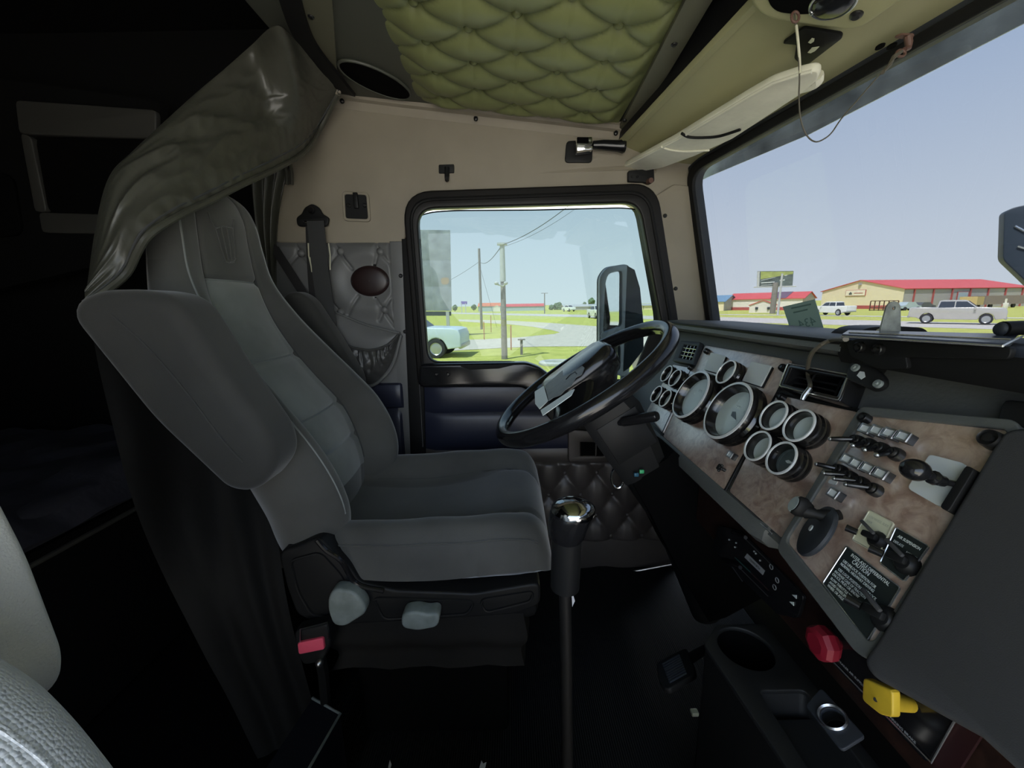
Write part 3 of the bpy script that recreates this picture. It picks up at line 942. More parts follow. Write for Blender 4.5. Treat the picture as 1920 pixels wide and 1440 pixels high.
# embossed badge on the headrest
em = MB()
for k in range(4):
    em.tube([aX(403 + 11 * k, 425 - 4 * k * 0.3, -0.646), aX(414 + 8.5 * k, 462 - k, -0.646), aX(421 + 6.5 * k, 484 + (2 if k in (1, 2) else 0), -0.646)], 0.0013, 6)
em.tube([aX(420, 482, -0.646), aX(424, 490, -0.646), aX(431, 493, -0.646), aX(439, 491, -0.646), aX(443, 485, -0.646)], 0.0016, 6)
em.tube([aX(390, 398, -0.648), aX(396, 415, -0.647), aX(404, 428, -0.646), aX(420, 424, -0.646), aX(436, 428, -0.646), aX(438, 412, -0.647)], 0.0012, 6)
em.build('embossed_badge', 'seat_fabric', bk)
# armrests folded up along the backrest
def armrest(px, Y, name, th, bev, parent, m_, inset=0):
    f = Frame((0, Y, 0), (1, 0, 0), (0, 0, 1))
    pl = rounded([f.uv(*p) for p in px], [0.03] * len(px), 6)
    return plate(name, [pl], th, m_, parent, f.at(0, 0, -th), bev=bev, bseg=6)
ar = armrest([(150, 588), (182, 575), (250, 574), (300, 582), (378, 700), (474, 832), (482, 868), (456, 902), (432, 900), (300, 775)], 0.62, 'armrest', 0.10, 0.026, seat, 'armrest_fabric')
fA = Frame((0, 0.6185, 0), (1, 0, 0), (0, 0, 1))
MB().tube(crom([fA.P(*fA.uv(*p)) for p in ((208, 590), (275, 650), (345, 730), (415, 822), (455, 866))], 6), 0.0016, 6).build('seam', 'armrest_fabric', ar)
armrest([(535, 564), (550, 557), (570, 568), (618, 640), (664, 716), (655, 760), (600, 690)], 1.27, 'armrest', 0.08, 0.02, seat, 'armrest_fabric')
# plastic side shield with controls
fB = Frame((0, 0.715, 0), (1, 0, 0), (0, 0, 1))
shd = [fB.uv(*p) for p in ((528, 1038), (560, 1028), (596, 1012), (612, 1030), (648, 1062), (672, 1096), (740, 1112), (890, 1118), (1008, 1098), (1008, 1132), (965, 1148), (870, 1155), (640, 1168), (588, 1162), (560, 1150), (542, 1100))]
sd_ = plate('side_shield', [rounded(shd, 0.012, 4)], 0.05, 'black_plastic', seat, fB.at(0, 0, -0.05), bev=0.006, bseg=3)
for px in ([(545, 1050), (600, 1035), (640, 1078), (655, 1110), (622, 1160), (585, 1152), (560, 1110)], [(700, 1120), (890, 1126), (878, 1150), (720, 1160)], [(900, 1124), (1000, 1108), (996, 1126), (910, 1148)]):
    MB().tube([fB.P(u, v, 0.001) for u, v in rounded([fB.uv(*p) for p in px], 0.014, 4)], 0.003, 6, True).build('shield_ridge', 'black_plastic', sd_)
MB().tube(crom([fB.px(594, 1012, .004), fB.px(612, 1032, .004), fB.px(640, 1052, .004), fB.px(668, 1094, .004), fB.px(720, 1108, .004)], 5), 0.005, 8).build('shield_edge', 'black_gloss', sd_)
kn = plate('recline_knob', [rounded([fB.uv(*p) for p in ((640, 1090), (670, 1094), (688, 1115), (690, 1128), (655, 1150), (640, 1148), (632, 1125), (632, 1104))], 0.012, 4)], 0.03, 'lever_grey', seat, fB.at(0, 0, 0.0), bev=0.006, bseg=3)
kn['label'] = 'rounded grey recline knob'
lv = plate('seat_lever', [rounded([fB.uv(*p) for p in ((766, 1132), (786, 1128), (806, 1133), (824, 1130), (822, 1148), (790, 1154), (766, 1150))], 0.008, 4)], 0.035, 'lever_grey', seat, fB.at(0, 0, 0.0), bev=0.006, bseg=3)
lv['label'] = 'curved grey seat lever'
# hinge, base skirt, plinth
MB().box((-0.20, 0.97, 0.41), (0.50, 0.44, 0.09), bev=0.02).build('seat_pan', 'black_plastic', seat)
bs = MB()
def bsec(z):
    g = 0.012 * math.sin(z * 60)
    x0, x1, y0, y1 = -0.41 - g, 0.02 + g * .5, 0.74 - g, 1.20
    n = 10
    pts = [V((lerp(x0, x1, k / n), y0 + 0.004 * math.sin(k * 1.9 + z * 20), z)) for k in range(n)] + [V((x1 + 0.004 * math.sin(k * 2.1 + z * 17), lerp(y0, y1, k / n), z)) for k in range(n)]
    return pts + [V((lerp(x1, x0, k / n), y1, z)) for k in range(n)] + [V((x0, lerp(y1, y0, k / n), z)) for k in range(n)]
bs.loft([bsec(0.26 + 0.0125 * k) for k in range(11)])
bs.build('base_skirt', 'skirt_cloth', seat)
MB().box((-0.2, 0.97, 0.145), (0.36, 0.38, 0.25), bev=0.015).build('seat_plinth', 'mesh_black', seat)
# buckle beside the seat
bc = thing('belt_buckle', aY(588, 1190, 0.70), 'black seat belt buckle with a red button beside the driver seat', 'seat belt')
fC = Frame((0, 0.69, 0), (1, 0, 0.06), (0, 0, 1))
plate('buckle_body', [rounded([fC.uv(*p) for p in ((560, 1180), (616, 1168), (620, 1200), (606, 1232), (575, 1238), (560, 1215))], 0.006, 3)], 0.028, 'black_plastic', bc, fC.at(0, 0, -0.02), bev=0.004)
rb_ = plate('release_button', [rounded([fC.uv(*p) for p in ((566, 1197), (610, 1188), (612, 1206), (568, 1215))], 0.003, 3)], 0.010, 'buckle_red', bc, fC.at(0, 0, 0.004), bev=0.002)
rb_['label'] = 'red release button'
MB().tube([fC.px(562, 1208, .012), fC.px(563, 1180, .012), fC.px(614, 1167, .012), fC.px(615, 1197, .012)], 0.0014, 6).build('metal_edge', 'steel', bc)
MB().tube([fC.px(600, 1232, 0), fC.px(606, 1260, -0.01), fC.px(612, 1330, -0.03)], 0.011, 8).build('stalk', 'black_rubber', bc)
MB().sph(fC.px(599, 1243, 0.012), 0.008, 12, 8).build('anchor_bolt', 'steel', bc)

# ================================================================ PASSENGER SEAT (only its inner side in view)
ps = thing('passenger_seat', (-0.2, -0.02, 0.012), 'pale grey passenger seat with woven cover at the lower left, nearest the camera', 'seat')
DP = Matrix.Translation((0.115, -0.985, 0.0))
make_seat(ps, DP, 'woven_fabric', 'woven_fabric', 'woven_fabric')
fP = Frame((0, 0.325, 0), (1, 0, 0), (0, 0, 1))
pa_px = [(-330, 700), (-150, 760), (-30, 905), (40, 1040), (106, 1215), (104, 1255), (75, 1275), (-60, 1240), (-260, 1000)]
pap = rounded([fP.uv(*p) for p in pa_px], [0.02] * len(pa_px), 6)
plate('armrest', [pap], 0.07, 'pale_fabric', ps, fP.at(0, 0, 0.0), bev=0.012, bseg=6)
MB().box((-0.16, -0.02, 0.22), (0.42, 0.42, 0.40), bev=0.02).build('seat_plinth', 'black_plastic', ps)

# ================================================================ SLEEPER CURTAIN
cur = thing('sleeper_curtain', (-0.75, 1.0, 0.3), 'grey green vinyl sleeper curtain draped over the top of the driver seat', 'curtain')
hem = [aZ(634, 174, 1.668), aX(600, 240, -0.575), aX(570, 285, -0.59), aX(520, 316, -0.605), aX(455, 346, -0.615), aX(400, 374, -0.622), aX(335, 405, -0.625), aX(280, 440, -0.635), aX(258, 472, -0.655), aX(238, 512, -0.68), aX(200, 545, -0.70), aX(160, 570, -0.72)]
top = [aZ(632, 170, 1.670), aZ(592, 124, 1.672), aZ(552, 74, 1.676), aZ(516, 48, 1.66), aX(470, 86, -0.61), aX(420, 130, -0.645), aX(370, 172, -0.675), aX(310, 226, -0.70), aX(250, 282, -0.72), aX(205, 330, -0.735), aX(180, 420, -0.75), aX(160, 560, -0.77)]
hemc, topc = crom(hem, 6), crom(top, 6)
cmb = MB()
def curf(a, b):
    p, q = polyline(topc, a), polyline(hemc, a)
    r = p.lerp(q, b)
    rg = lambda x, y, z: 1 - 2 * abs(noise.noise(V((x, y, z))))
    nx = noise.noise(V((a * 5.0, b * 2.2, 1.3))) * 0.020 + rg(a * 7 + b * 3, b * 3.5 - a * 2, 4.0) * 0.010 + rg(a * 17 + b * 5, b * 7 - a * 6, 9.0) * 0.0045 * smooth_(0.1, 0.3, a) * smooth_(.9, .6, a)
    fold = 0.005 * math.sin(a * 150 + 4 * noise.noise(V((a * 9, 0, 0)))) * math.exp(-((1 - b) / 0.16) ** 2) * (0.35 + 0.65 * smooth_(0.5, 0.1, a)) * smooth_(0, 0.02, 1 - b)
    k = math.sin(math.pi * b) ** 0.7 * smooth_(0, 0.05, a)
    return r + V((0.55, -0.45, 0.5)).normalized() * (nx * k + fold + 0.02 * k)
cmb.grid(curf, 200, 70)
cuo = cmb.build('cloth', 'curtain_vinyl', cur, smooth=80)
hm_ = MB()
hm_.tube([polyline(hemc, k / 90) + V((0.004, -0.004, 0.0)) for k in range(91)], 0.0065, 8)
hm_.build('hem', 'curtain_vinyl', cuo)
hm2 = MB()
hm2.tube([polyline(hemc, k / 90).lerp(polyline(topc, k / 90), 0.07) + V((0.006, -0.008, 0.004)) for k in range(91)], 0.0022, 6)
hm2.build('stitch_line', 'seat_seam', cuo)
# black rail strap the curtain hangs from
rl = MB()
rp_ = [aZ(636, 174, 1.672), aZ(606, 140, 1.674), aZ(575, 104, 1.676), aZ(548, 66, 1.678), aZ(526, 10, 1.68), aZ(508, -60, 1.68)]
rl.loft([[p + V((0, 0, 0)), p + V((0.042, 0.012, -0.006)), p + V((0.044, 0.012, 0.004)), p + V((0.002, 0, 0.010))] for p in crom(rp_, 6)])
rl.build('hanging_strap', 'black_rubber', cur)
MB().sph(aZ(633, 172, 1.67), 0.010, 10, 8, (1, .8, 1.2)).build('strap_end', 'tan_plastic', cur)
# long dark drape behind the seat
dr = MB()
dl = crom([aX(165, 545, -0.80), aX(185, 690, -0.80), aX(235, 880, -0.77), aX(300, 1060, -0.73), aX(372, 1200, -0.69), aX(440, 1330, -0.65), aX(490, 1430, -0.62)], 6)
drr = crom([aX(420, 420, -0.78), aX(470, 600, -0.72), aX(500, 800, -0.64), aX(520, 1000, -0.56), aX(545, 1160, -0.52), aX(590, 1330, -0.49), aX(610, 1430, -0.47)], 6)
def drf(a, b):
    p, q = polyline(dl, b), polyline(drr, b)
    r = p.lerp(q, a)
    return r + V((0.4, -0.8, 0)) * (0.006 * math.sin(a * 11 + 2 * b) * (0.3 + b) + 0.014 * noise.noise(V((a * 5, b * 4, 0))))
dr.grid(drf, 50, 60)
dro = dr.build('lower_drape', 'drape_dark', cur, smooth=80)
# pleated grey end of the curtain gathered at the door pillar
pl_ = MB()
pa_ = crom([aY(470, 330, 1.37), aY(480, 420, 1.37), aY(500, 520, 1.37), aY(530, 640, 1.37)], 5)
pb_ = crom([aY(546, 300, 1.37), aY(522, 400, 1.38), aY(516, 520, 1.39), aY(520, 640, 1.39)], 5)
pl_.grid(lambda a, b: polyline(pa_, b).lerp(polyline(pb_, b), a) + V((0, -0.012 * math.sin(a * 19), 0)), 40, 20)
pl_.build('gathered_end', 'curtain_vinyl', cur, smooth=80)
for dx in (0, 9):
    MB().tube([aY(533 + dx, 300, 1.375), aY(538 + dx, 325, 1.375), aY(538 + dx, 346, 1.375)], 0.006, 8).build('tie_strap', 'curtain_vinyl', cur)

# ================================================================ SLEEPER
bunk = thing('sleeper_bunk', (-1.5, 0.6, 0.01), 'dark sleeper bunk with rumpled navy blanket behind the driver seat', 'bed')
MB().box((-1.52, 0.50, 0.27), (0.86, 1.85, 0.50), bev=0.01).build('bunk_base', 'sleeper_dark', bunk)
MB().box((-1.53, 0.50, 0.575), (0.92, 1.85, 0.10), bev=0.03, seg=3).build('mattress', 'blanket', bunk)
bl_ = MB()
def blf(a, b):
    x, y = lerp(-1.95, -1.03, a), lerp(-0.35, 1.40, b)
    z = 0.635 + 0.03 * noise.noise(V((x * 5, y * 5, 2))) + 0.018 * noise.noise(V((x * 14, y * 9, 7)))
    if a > 0.93: z -= (a - 0.93) / 0.07 * 0.07
    return (x, y, z)
bl_.grid(blf, 50, 80)
bl_.build('rumpled_blanket', 'blanket', bunk, smooth=80)
MB().tube([(-1.025, -0.35, 0.525), (-1.025, 1.38, 0.525)], 0.006, 8).build('edge_piping', 'sleeper_trim', bunk)
cab = thing('sleeper_cabinet', aY(160, 400, 1.38), 'dark wall cabinet with pale frame rails at the upper left in the sleeper', 'cabinet')
SLF = Frame((0, 1.36, 0), (1, 0, 0), (0, 0, 1))
plate('face_panel', [[SLF.uv(*p) for p in ((-330, 100), (300, 190), (300, 470), (-330, 620))]], 0.03, 'sleeper_dark', cab, SLF.at(0, 0, -0.03))
plate('top_rail', [rounded([SLF.uv(*p) for p in ((45, 196), (300, 214), (300, 262), (52, 254))], 0.01, 2)], 0.02, 'sleeper_trim', cab, SLF.at(0, 0, 0), bev=0.004)
plate('frame_stile', [rounded([SLF.uv(*p) for p in ((54, 256), (70, 262), (98, 398), (80, 398))], 0.01, 2)], 0.02, 'sleeper_trim', cab, SLF.at(0, 0, 0), bev=0.003)
plate('cabinet_door', [rounded([SLF.uv(*p) for p in ((76, 262), (300, 266), (300, 404), (100, 398))], 0.02, 3)], 0.012, 'mesh_black', cab, SLF.at(0, 0, 0), bev=0.003)
plate('bottom_rail', [rounded([SLF.uv(*p) for p in ((84, 402), (300, 408), (300, 440), (90, 436))], 0.01, 2)], 0.015, 'sleeper_trim', cab, SLF.at(0, 0, 0), bev=0.003)
plate('side_door', [rounded([SLF.uv(*p) for p in ((-60, 325), (28, 330), (46, 440), (-60, 450))], 0.03, 3)], 0.012, 'mesh_black', cab, SLF.at(0, 0, 0), bev=0.003)

# dark box between the seats
bx = thing('floor_box', aZ(560, 1440, 0.15), 'dark blue black storage box with pale edges on the floor by the driver seat', 'box')
q0, q1, q2 = aZ(586, 1310, 0.20), aZ(638, 1340, 0.20), aZ(575, 1450, 0.20)
e_ = (q2 - q1) * 1.3
MBb = MB().prism([q0, q1, q1 + e_, q0 + e_], (0, 0, -0.19))
MBb.build('box_body', 'box_navy', bx)
MB().tube([q0 + V((0, 0, .002)), q1 + V((0, 0, .002)), q1 + e_ + V((0, 0, .002))], 0.003, 6).build('lid_edge', 'lever_grey', bx)

# ================================================================ DASHBOARD
DF = Frame((0.526, 1.25, 0.926), (0, -1, 0), (0.482, 0, 0.876))
def dpx(px, py, h=0.0): return DF.uv(px, py, h)
dash = thing('dashboard', (0.6, 0.6, 0.5), 'black padded dashboard running below the windscreen', 'dashboard')
# padded cowl with its overhanging lip
cp_ = [(0.72, 0.985), (0.56, 0.992), (0.515, 0.990), (0.500, 0.982), (0.497, 0.972), (0.505, 0.966), (0.520, 0.966), (0.528, 0.960), (0.560, 0.955), (0.560, 0.915), (0.80, 0.90)]
def cow(y):
    k = smooth_(1.30, 1.40, y)
    return [V((x + 0.02 * k, y, z - 0.012 * k)) for x, z in cp_]
cwl = MB().loft([cow(1.395 - 0.02 * i) for i in range(41)]).build('cowl', 'dash_vinyl', dash)
MB().tube([(0.5, 1.33, 0.9845), (0.5, 0.60, 0.9845)], 0.0035, 6).build('cowl_seam', 'dash_dark', cwl)
# carrier behind the panels
UE = 1.25 - 0.36
plate('panel_carrier', [[(-0.115, -0.24), (-0.115, 0.035), (0.62, 0.035), (UE + 1.0, 0.045), (UE + 1.0, -0.27), (0.2, -0.27)]], 0.02, 'dash_vinyl', dash, DF.at(0, 0, -0.024))
MB().box((0.62, 0.45, 0.80), (0.16, 1.9, 0.16)).build('dash_core', 'dash_dark', dash)
# end cheek next to the door
plate('end_cheek', [[(0.50, 0.985), (0.40, 0.70), (0.38, 0.66), (0.80, 0.62), (0.80, 0.95)]], 0.02, 'dash_dark', dash, Frame((0, 1.375, 0), (1, 0, 0), (0, 0, 1)).at(0, 0, -0.01), bev=0.004)
# padded lip under the panels
lipm = MB()
lprof = [(-0.010, 0.004), (-0.018, -0.006), (-0.020, -0.022), (-0.008, -0.034), (0.012, -0.036), (0.03, -0.03), (0.03, 0.004)]
lipm.loft([[V((0.405 + dx + ox, y, 0.697 + dz)) for dx, dz in lprof] for y, ox in ((1.36, 0), (1.2, 0), (1.0, 0), (0.8, 0), (0.585, 0), (0.565, 0.008), (0.555, 0.03))])
lipm.build('lower_lip', 'dash_vinyl', dash)
MB().tube([DF.P(0.2, -0.263, .003), DF.P(0.70, -0.263, .003)], 0.0016, 6).build('edge_strip', 'bright_edge', dash)
# centre: raised trough to the right of the gauges and the flat rail on top
pcw = [(0.74, 0.99), (0.52, 0.997), (0.500, 0.990), (0.498, 0.968), (0.505, 0.955), (0.60, 0.945), (0.60, 0.90), (0.80, 0.90)]
MB().loft([[V((x, y, z)) for x, z in pcw] for y in (0.598, 0.4, 0.1, -0.54)]).build('centre_cowl', 'dash_dark', dash)
fY = Frame((0.4955, 1.25, 0), (0, -1, 0), (0, 0, 1))
bp_ = plate('bolt_plate', [rounded([fY.uv(*p) for p in ((1592, 645), (1606, 637), (1900, 652), (1895, 672), (1700, 668), (1705, 690), (1652, 690), (1600, 668))], 0.004, 3)], 0.006, 'dash_dark', dash, fY.at(0, 0, -0.003), bev=0.001)
bolt = MB().lathe([(0.0, 0.007), (0.003, 0.007), (0.003, 0.004), (0.0062, 0.004), (0.0066, 0.006), (0.0075, 0.005), (0.0078, 0.0), (0.0078, -0.003)], seg=16).mesh('bolt', 'screw_black')
for p in ((1613, 651), (1649, 655)):
    u, v = fY.uv(*p, 0.004); inst(bolt, 'bolt', bp_, fY.at(u, v, 0.003))
# passenger side padded fascia, standing proud of the panels
PF = Frame(DF.P(0, 0, 0.026), DF.e1, DF.e2)
pf_px = [(1893, 806), (1650, 1212), (1628, 1240), (1640, 1258), (1840, 1366), (2060, 1478), (3100, 1900), (3100, 800), (2060, 812)]
pf = [PF.uv(*p) for p in pf_px[:6]]
bvl = pf[4][1]
pf = pf[:5] + [(1.75, bvl), (1.75, pf[0][1])]
plate('passenger_fascia', [rounded(pf, [0.012, 0.01, 0.01, 0.01, 0.0, 0.0, 0.0], 4)], 0.05, 'dash_grey', dash, PF.at(0, 0, -0.05), bev=0.006, bseg=3)
# lower dash, burl and black
LD = Frame((0.43, 1.25, 0), (0, -1, 0), (0, 0, 1))
plate('lower_fascia', [[(0.40, 0.545), (0.40, 0.69), (1.75, 0.69), (1.75, 0.545)]], 0.02, 'burl_dark', dash, LD.at(0, 0, -0.02))
MB().box((0.62, 0.45, 0.62), (0.34, 1.86, 0.11)).build('lower_core', 'dash_dark', dash)

# ---------------- air vents
v1 = [dpx(*p, .012) for p in ((1277, 640), (1313, 643), (1300, 683), (1262, 676))]
v1i = [dpx(*p, .012) for p in ((1283, 645), (1309, 648), (1298, 677), (1272, 672))]
av = plate('air_vent', [rounded(v1, 0.003, 2), rounded(v1i, 0.002, 2)], 0.014, 'seal_grey', dash, DF.at(0, 0, 0.0), bev=0.002)
plate('vent_back', [v1i], 0.002, 'mesh_black', av, DF.at(0, 0, 0.0))
def bil(q, a, b):
    q = [V((*p, 0)) for p in q]
    return q[0].lerp(q[1], a).lerp(q[3].lerp(q[2], a), b)
for k in range(1, 4):
    MB().tube([DF.M @ (bil(v1i, k / 4, 0) + V((0, 0, .010))), DF.M @ (bil(v1i, k / 4, 1) + V((0, 0, .010)))], 0.0011, 6).build('vane', 'bright_edge', av)
for k in (0.25, 0.5, 0.75):
    MB().tube([DF.M @ (bil(v1i, 0, k) + V((0, 0, .011))), DF.M @ (bil(v1i, 1, k) + V((0, 0, .011)))], 0.0013, 6).build('vane', 'bright_edge', av)
v2o = [dpx(*p, .03) for p in ((1478, 682), (1592, 703), (1573, 751), (1462, 724))]
v2i = [dpx(*p, .03) for p in ((1483, 688), (1587, 707), (1570, 745), (1468, 721))]
av2 = plate('air_vent', [rounded(v2o, 0.004, 2), rounded(v2i, 0.003, 2)], 0.032, 'black_gloss', dash, DF.at(0, 0, -0.002), bev=0.002)
plate('vent_back', [v2i], 0.002, 'mesh_black', av2, DF.at(0, 0, 0.0))
MB().tube([DF.P(u, v, 0.031) for u, v in rounded(v2o, 0.004, 2)], 0.001, 6, True).build('vent_rim', 'bright_edge', av2)
for k in (0.3, 0.62):
    MB().tube([DF.M @ (bil(v2i, 0, k) + V((0, 0, .012))), DF.M @ (bil(v2i, 1, k) + V((0, 0, .012)))], 0.002, 6).build('vane', 'black_gloss', av2)
for k in (0.33, 0.8):
    MB().tube([DF.M @ (bil(v2i, k, 0) + V((0, 0, .014))), DF.M @ (bil(v2i, k, 1) + V((0, 0, .014)))], 0.0018, 6).build('vane', 'black_gloss', av2)
fvt = [dpx(*p, .02) for p in ((1880, 748), (1990, 762), (1985, 806), (1868, 786))]
plate('air_vent', [rounded(fvt, 0.004, 2)], 0.016, 'black_plastic', dash, DF.at(0, 0, 0.0), bev=0.002)

# ================================================================ INSTRUMENT PANELS
ips = 'instrument panels of the dashboard'
def panel(name, px, label, h0=0.0, th=0.006, r=0.004):
    q = [dpx(*p, h0 + th) for p in px]
    c = [sum(a[i] for a in q) / len(q) for i in (0, 1)]
    t = thing(name, DF.P(c[0], c[1], h0), label, 'instrument panel', ips)
    p_ = plate('face_plate', [rounded(q, r, 3)], th, 'burl', t, DF.at(0, 0, h0), bev=0.0008)
    return t, p_
ip1, _p = panel('gauge_panel', [(1262, 684), (1303, 692), (1243, 812), (1212, 772)], 'narrow burl panel of four small gauges at the door end of the dash')
ip2, _p = panel('gauge_panel', [(1322, 648), (1481, 675), (1449, 748), (1362, 912), (1356, 916), (1244, 818)], 'burl panel with the two large dials and one small gauge')
ip3, _p = panel('gauge_panel', [(1457, 741), (1606, 773), (1530, 915), (1466, 1008), (1368, 921)], 'burl panel with four round gauges right of the large dials')
# grooves between the panels are the dark carrier itself; a thin black strip stands in each
for a, b in (((1316, 650), (1240, 818)), ((1483, 690), (1360, 920)), ((1458, 736), (1608, 769))):
    MB().tube([DF.px(*a, .004), DF.px(*b, .004)], 0.003, 6).build('divider', 'black_rubber', dash)

BZ, RG, DL, GLS = {}, {}, {}, {}
def gauge(parent, px, py, Rr, H, label=None, dial='dial', needle=None, marks=None):
    u, v = dpx(px, py, H)
    key = (Rr, H)
    if key not in BZ:
        BZ[key] = MB().lathe([(Rr * 1.0, -0.002), (Rr * 1.06, H * .10), (Rr * 1.02, H * .25), (Rr * 1.08, H * .42), (Rr * 1.02, H * .58), (Rr * 1.06, H * .75), (Rr * 1.02, H * .97), (Rr * .93, H), (Rr * .91, H * .97), (Rr * .88, H * .75), (Rr * .80, H * .44)], seg=48).mesh('bezel', 'bezel_black', 30)
        t = 0.05 * Rr if Rr > 0.04 else 0.085 * Rr
        RG[key] = MB().lathe([(Rr * 1.03, H * .93), (Rr * 1.03, H * .985), (Rr * 1.0, H * 1.01), (Rr * 1.0 - t, H * 1.01), (Rr * 1.0 - t * 1.2, H * .95)], seg=48).mesh('chrome_ring', 'ring_silver')
    if (key, dial) not in DL:
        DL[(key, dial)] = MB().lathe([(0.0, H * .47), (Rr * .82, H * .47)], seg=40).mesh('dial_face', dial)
    if key not in GLS:
        GLS[key] = MB().lathe([(0.0, H * .62), (Rr * .85, H * .62)], seg=40).mesh('gauge_glass', 'glass_clear')
    M = DF.at(u, v, 0.006)
    g = inst(BZ[key], 'gauge', parent, M)
    if label: g['label'] = label
    inst(RG[key], 'chrome_ring', g, M)
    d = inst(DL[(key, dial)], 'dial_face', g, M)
    if needle is not None:
        a, ln, mm = needle
        c, s = math.cos(a), math.sin(a)
        n = MB()
        n.prism([(c * ln, s * ln, H * .50), (-s * .003 * Rr / .03, c * .003 * Rr / .03, H * .50), (-c * ln * .35, -s * ln * .35, H * .50), (s * .003 * Rr / .03, -c * .003 * Rr / .03, H * .50)], (0, 0, 0.001))
        n.build('needle', mm, g, M=M)
    for tx, sz, ox, oy in (marks or ()):
        text(tx, sz, 'dial_mark', g, M @ Matrix.Translation((ox, oy, H * .475)), name='dial_print')
    inst(GLS[key], 'gauge_glass', g, M)
    return g
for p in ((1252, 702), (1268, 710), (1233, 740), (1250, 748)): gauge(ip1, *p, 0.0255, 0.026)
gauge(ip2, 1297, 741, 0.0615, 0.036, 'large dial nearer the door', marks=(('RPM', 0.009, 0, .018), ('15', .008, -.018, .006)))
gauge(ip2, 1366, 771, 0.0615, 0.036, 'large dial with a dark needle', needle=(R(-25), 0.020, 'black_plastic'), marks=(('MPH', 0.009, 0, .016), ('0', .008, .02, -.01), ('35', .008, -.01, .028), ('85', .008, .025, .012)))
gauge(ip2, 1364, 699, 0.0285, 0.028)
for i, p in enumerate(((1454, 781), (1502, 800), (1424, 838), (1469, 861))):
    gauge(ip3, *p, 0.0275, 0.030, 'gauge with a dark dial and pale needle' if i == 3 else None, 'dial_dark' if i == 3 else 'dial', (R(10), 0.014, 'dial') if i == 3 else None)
knob_s = MB().lathe([(0.0, 0.010), (0.0028, 0.010), (0.003, 0.007), (0.0052, 0.007), (0.0062, 0.010), (0.0072, 0.008), (0.0076, 0.0), (0.0076, -0.001)], seg=18).mesh('knob_screw', 'screw_black')
for t, ps_ in ((ip1, ((1294, 689),)), (ip2, ((1324, 658), (1467, 689))), (ip3, ((1464, 744),))):
    for p in ps_:
        u, v = dpx(*p, 0.012); inst(knob_s, 'knob_screw', t, DF.at(u, v, 0.006))
for px in (((1333, 661), (1359.5, 667), (1346, 699.5), (1320, 693)), ((1409, 678), (1446, 686), (1426, 724.5), (1392, 714))):
    q = [dpx(*p, .013) for p in px]
    l_ = plate('label_plate', [rounded(q, .002, 2)], 0.003, 'label_grey', ip2, DF.at(0, 0, 0.0105))
    plate('plate_base', [rounded([(a + .0015, b - .0008) for a, b in q], .002, 2)], 0.0045, 'black_rubber', l_, DF.at(0, 0, 0.006))
    l_['label'] = 'plain pale grey label plate'
def lamp(parent, px, py, w=0.0145, h=0.0125, hh=0.012, h0=0.006):
    u, v = dpx(px, py, h0 + hh)
    global LMP
    if 'LMP' not in globals():
        a = rounded([(-w / 2, -h / 2), (w / 2, -h / 2), (w / 2, h / 2), (-w / 2, h / 2)], .001, 2)
        b = [(x * .74, y * .70) for x, y in a]
        LMP = (plate_mesh('lamp_body', [a], hh * .85, 'screw_black'), plate_mesh('lamp_frame', [a, b], hh * .2, 'steel', 0.0003), plate_mesh('lamp_lens', [b], hh * .1, 'label_grey'))
    M = DF.at(u, v, h0)
    o = inst(LMP[0], 'indicator_lamp', parent, M)
    inst(LMP[1], 'lamp_frame', o, DF.at(u, v, h0 + hh * .85)); inst(LMP[2], 'lamp_lens', o, DF.at(u, v, h0 + hh * .85))
    return o
lamp(ip2, 1368, 852)
u, v = dpx(1352, 878, .015)
stn = MB()
stn.lathe([(0.0, 0.016), (0.004, 0.016), (0.005, 0.010), (0.0035, 0.008), (0.0035, 0.0)], seg=14)
for k in range(5):
    a = 2 * math.pi * k / 5
    stn.sph((0.006 * math.cos(a), 0.006 * math.sin(a), 0.012), 0.0028, 8, 6)
stn.build('trim_knob', 'screw_black', ip2, M=DF.at(u, v, 0.006))

# ---------------- centre panel: bezel, plate, switches, trailer brake, air plates
H4 = 0.012
bzo = [dpx(*p, .02) for p in ((1613, 763), (1898, 789), (1908, 806), (1640, 1238), (1606, 1222), (1458, 1030), (1465, 1010))]
bzi = [dpx(*p, .02) for p in ((1620, 775), (1886, 801), (1892, 812), (1640, 1204), (1624, 1204), (1473, 1018), (1474, 1006))]
q4 = [dpx(*p, H4 + .004) for p in ((1612, 768), (1893, 795), (1898, 810), (1640, 1222), (1625, 1222), (1466, 1016))]
c4 = [sum(a[i] for a in q4) / len(q4) for i in (0, 1)]
ip4 = thing('switch_panel', DF.P(c4[0], c4[1], 0), 'raised centre dash panel with toggle switches and a trailer brake handle', 'instrument panel', ips)
plate('face_plate', [rounded(q4, .004, 3)], 0.004, 'burl', ip4, DF.at(0, 0, H4), bev=0.0006)
plate('bezel', [rounded(bzo, .010, 4), rounded(bzi, .010, 4)], 0.024, 'dash_vinyl', ip4, DF.at(0, 0, -0.004), bev=0.002, bseg=3)
hP = H4 + 0.004
for p in ((1621, 803), (1642, 806), (1666, 811), (1692, 817), (1587, 860), (1604, 868), (1626, 877), (1650, 887), (1561, 924)): lamp(ip4, *p, h0=hP)
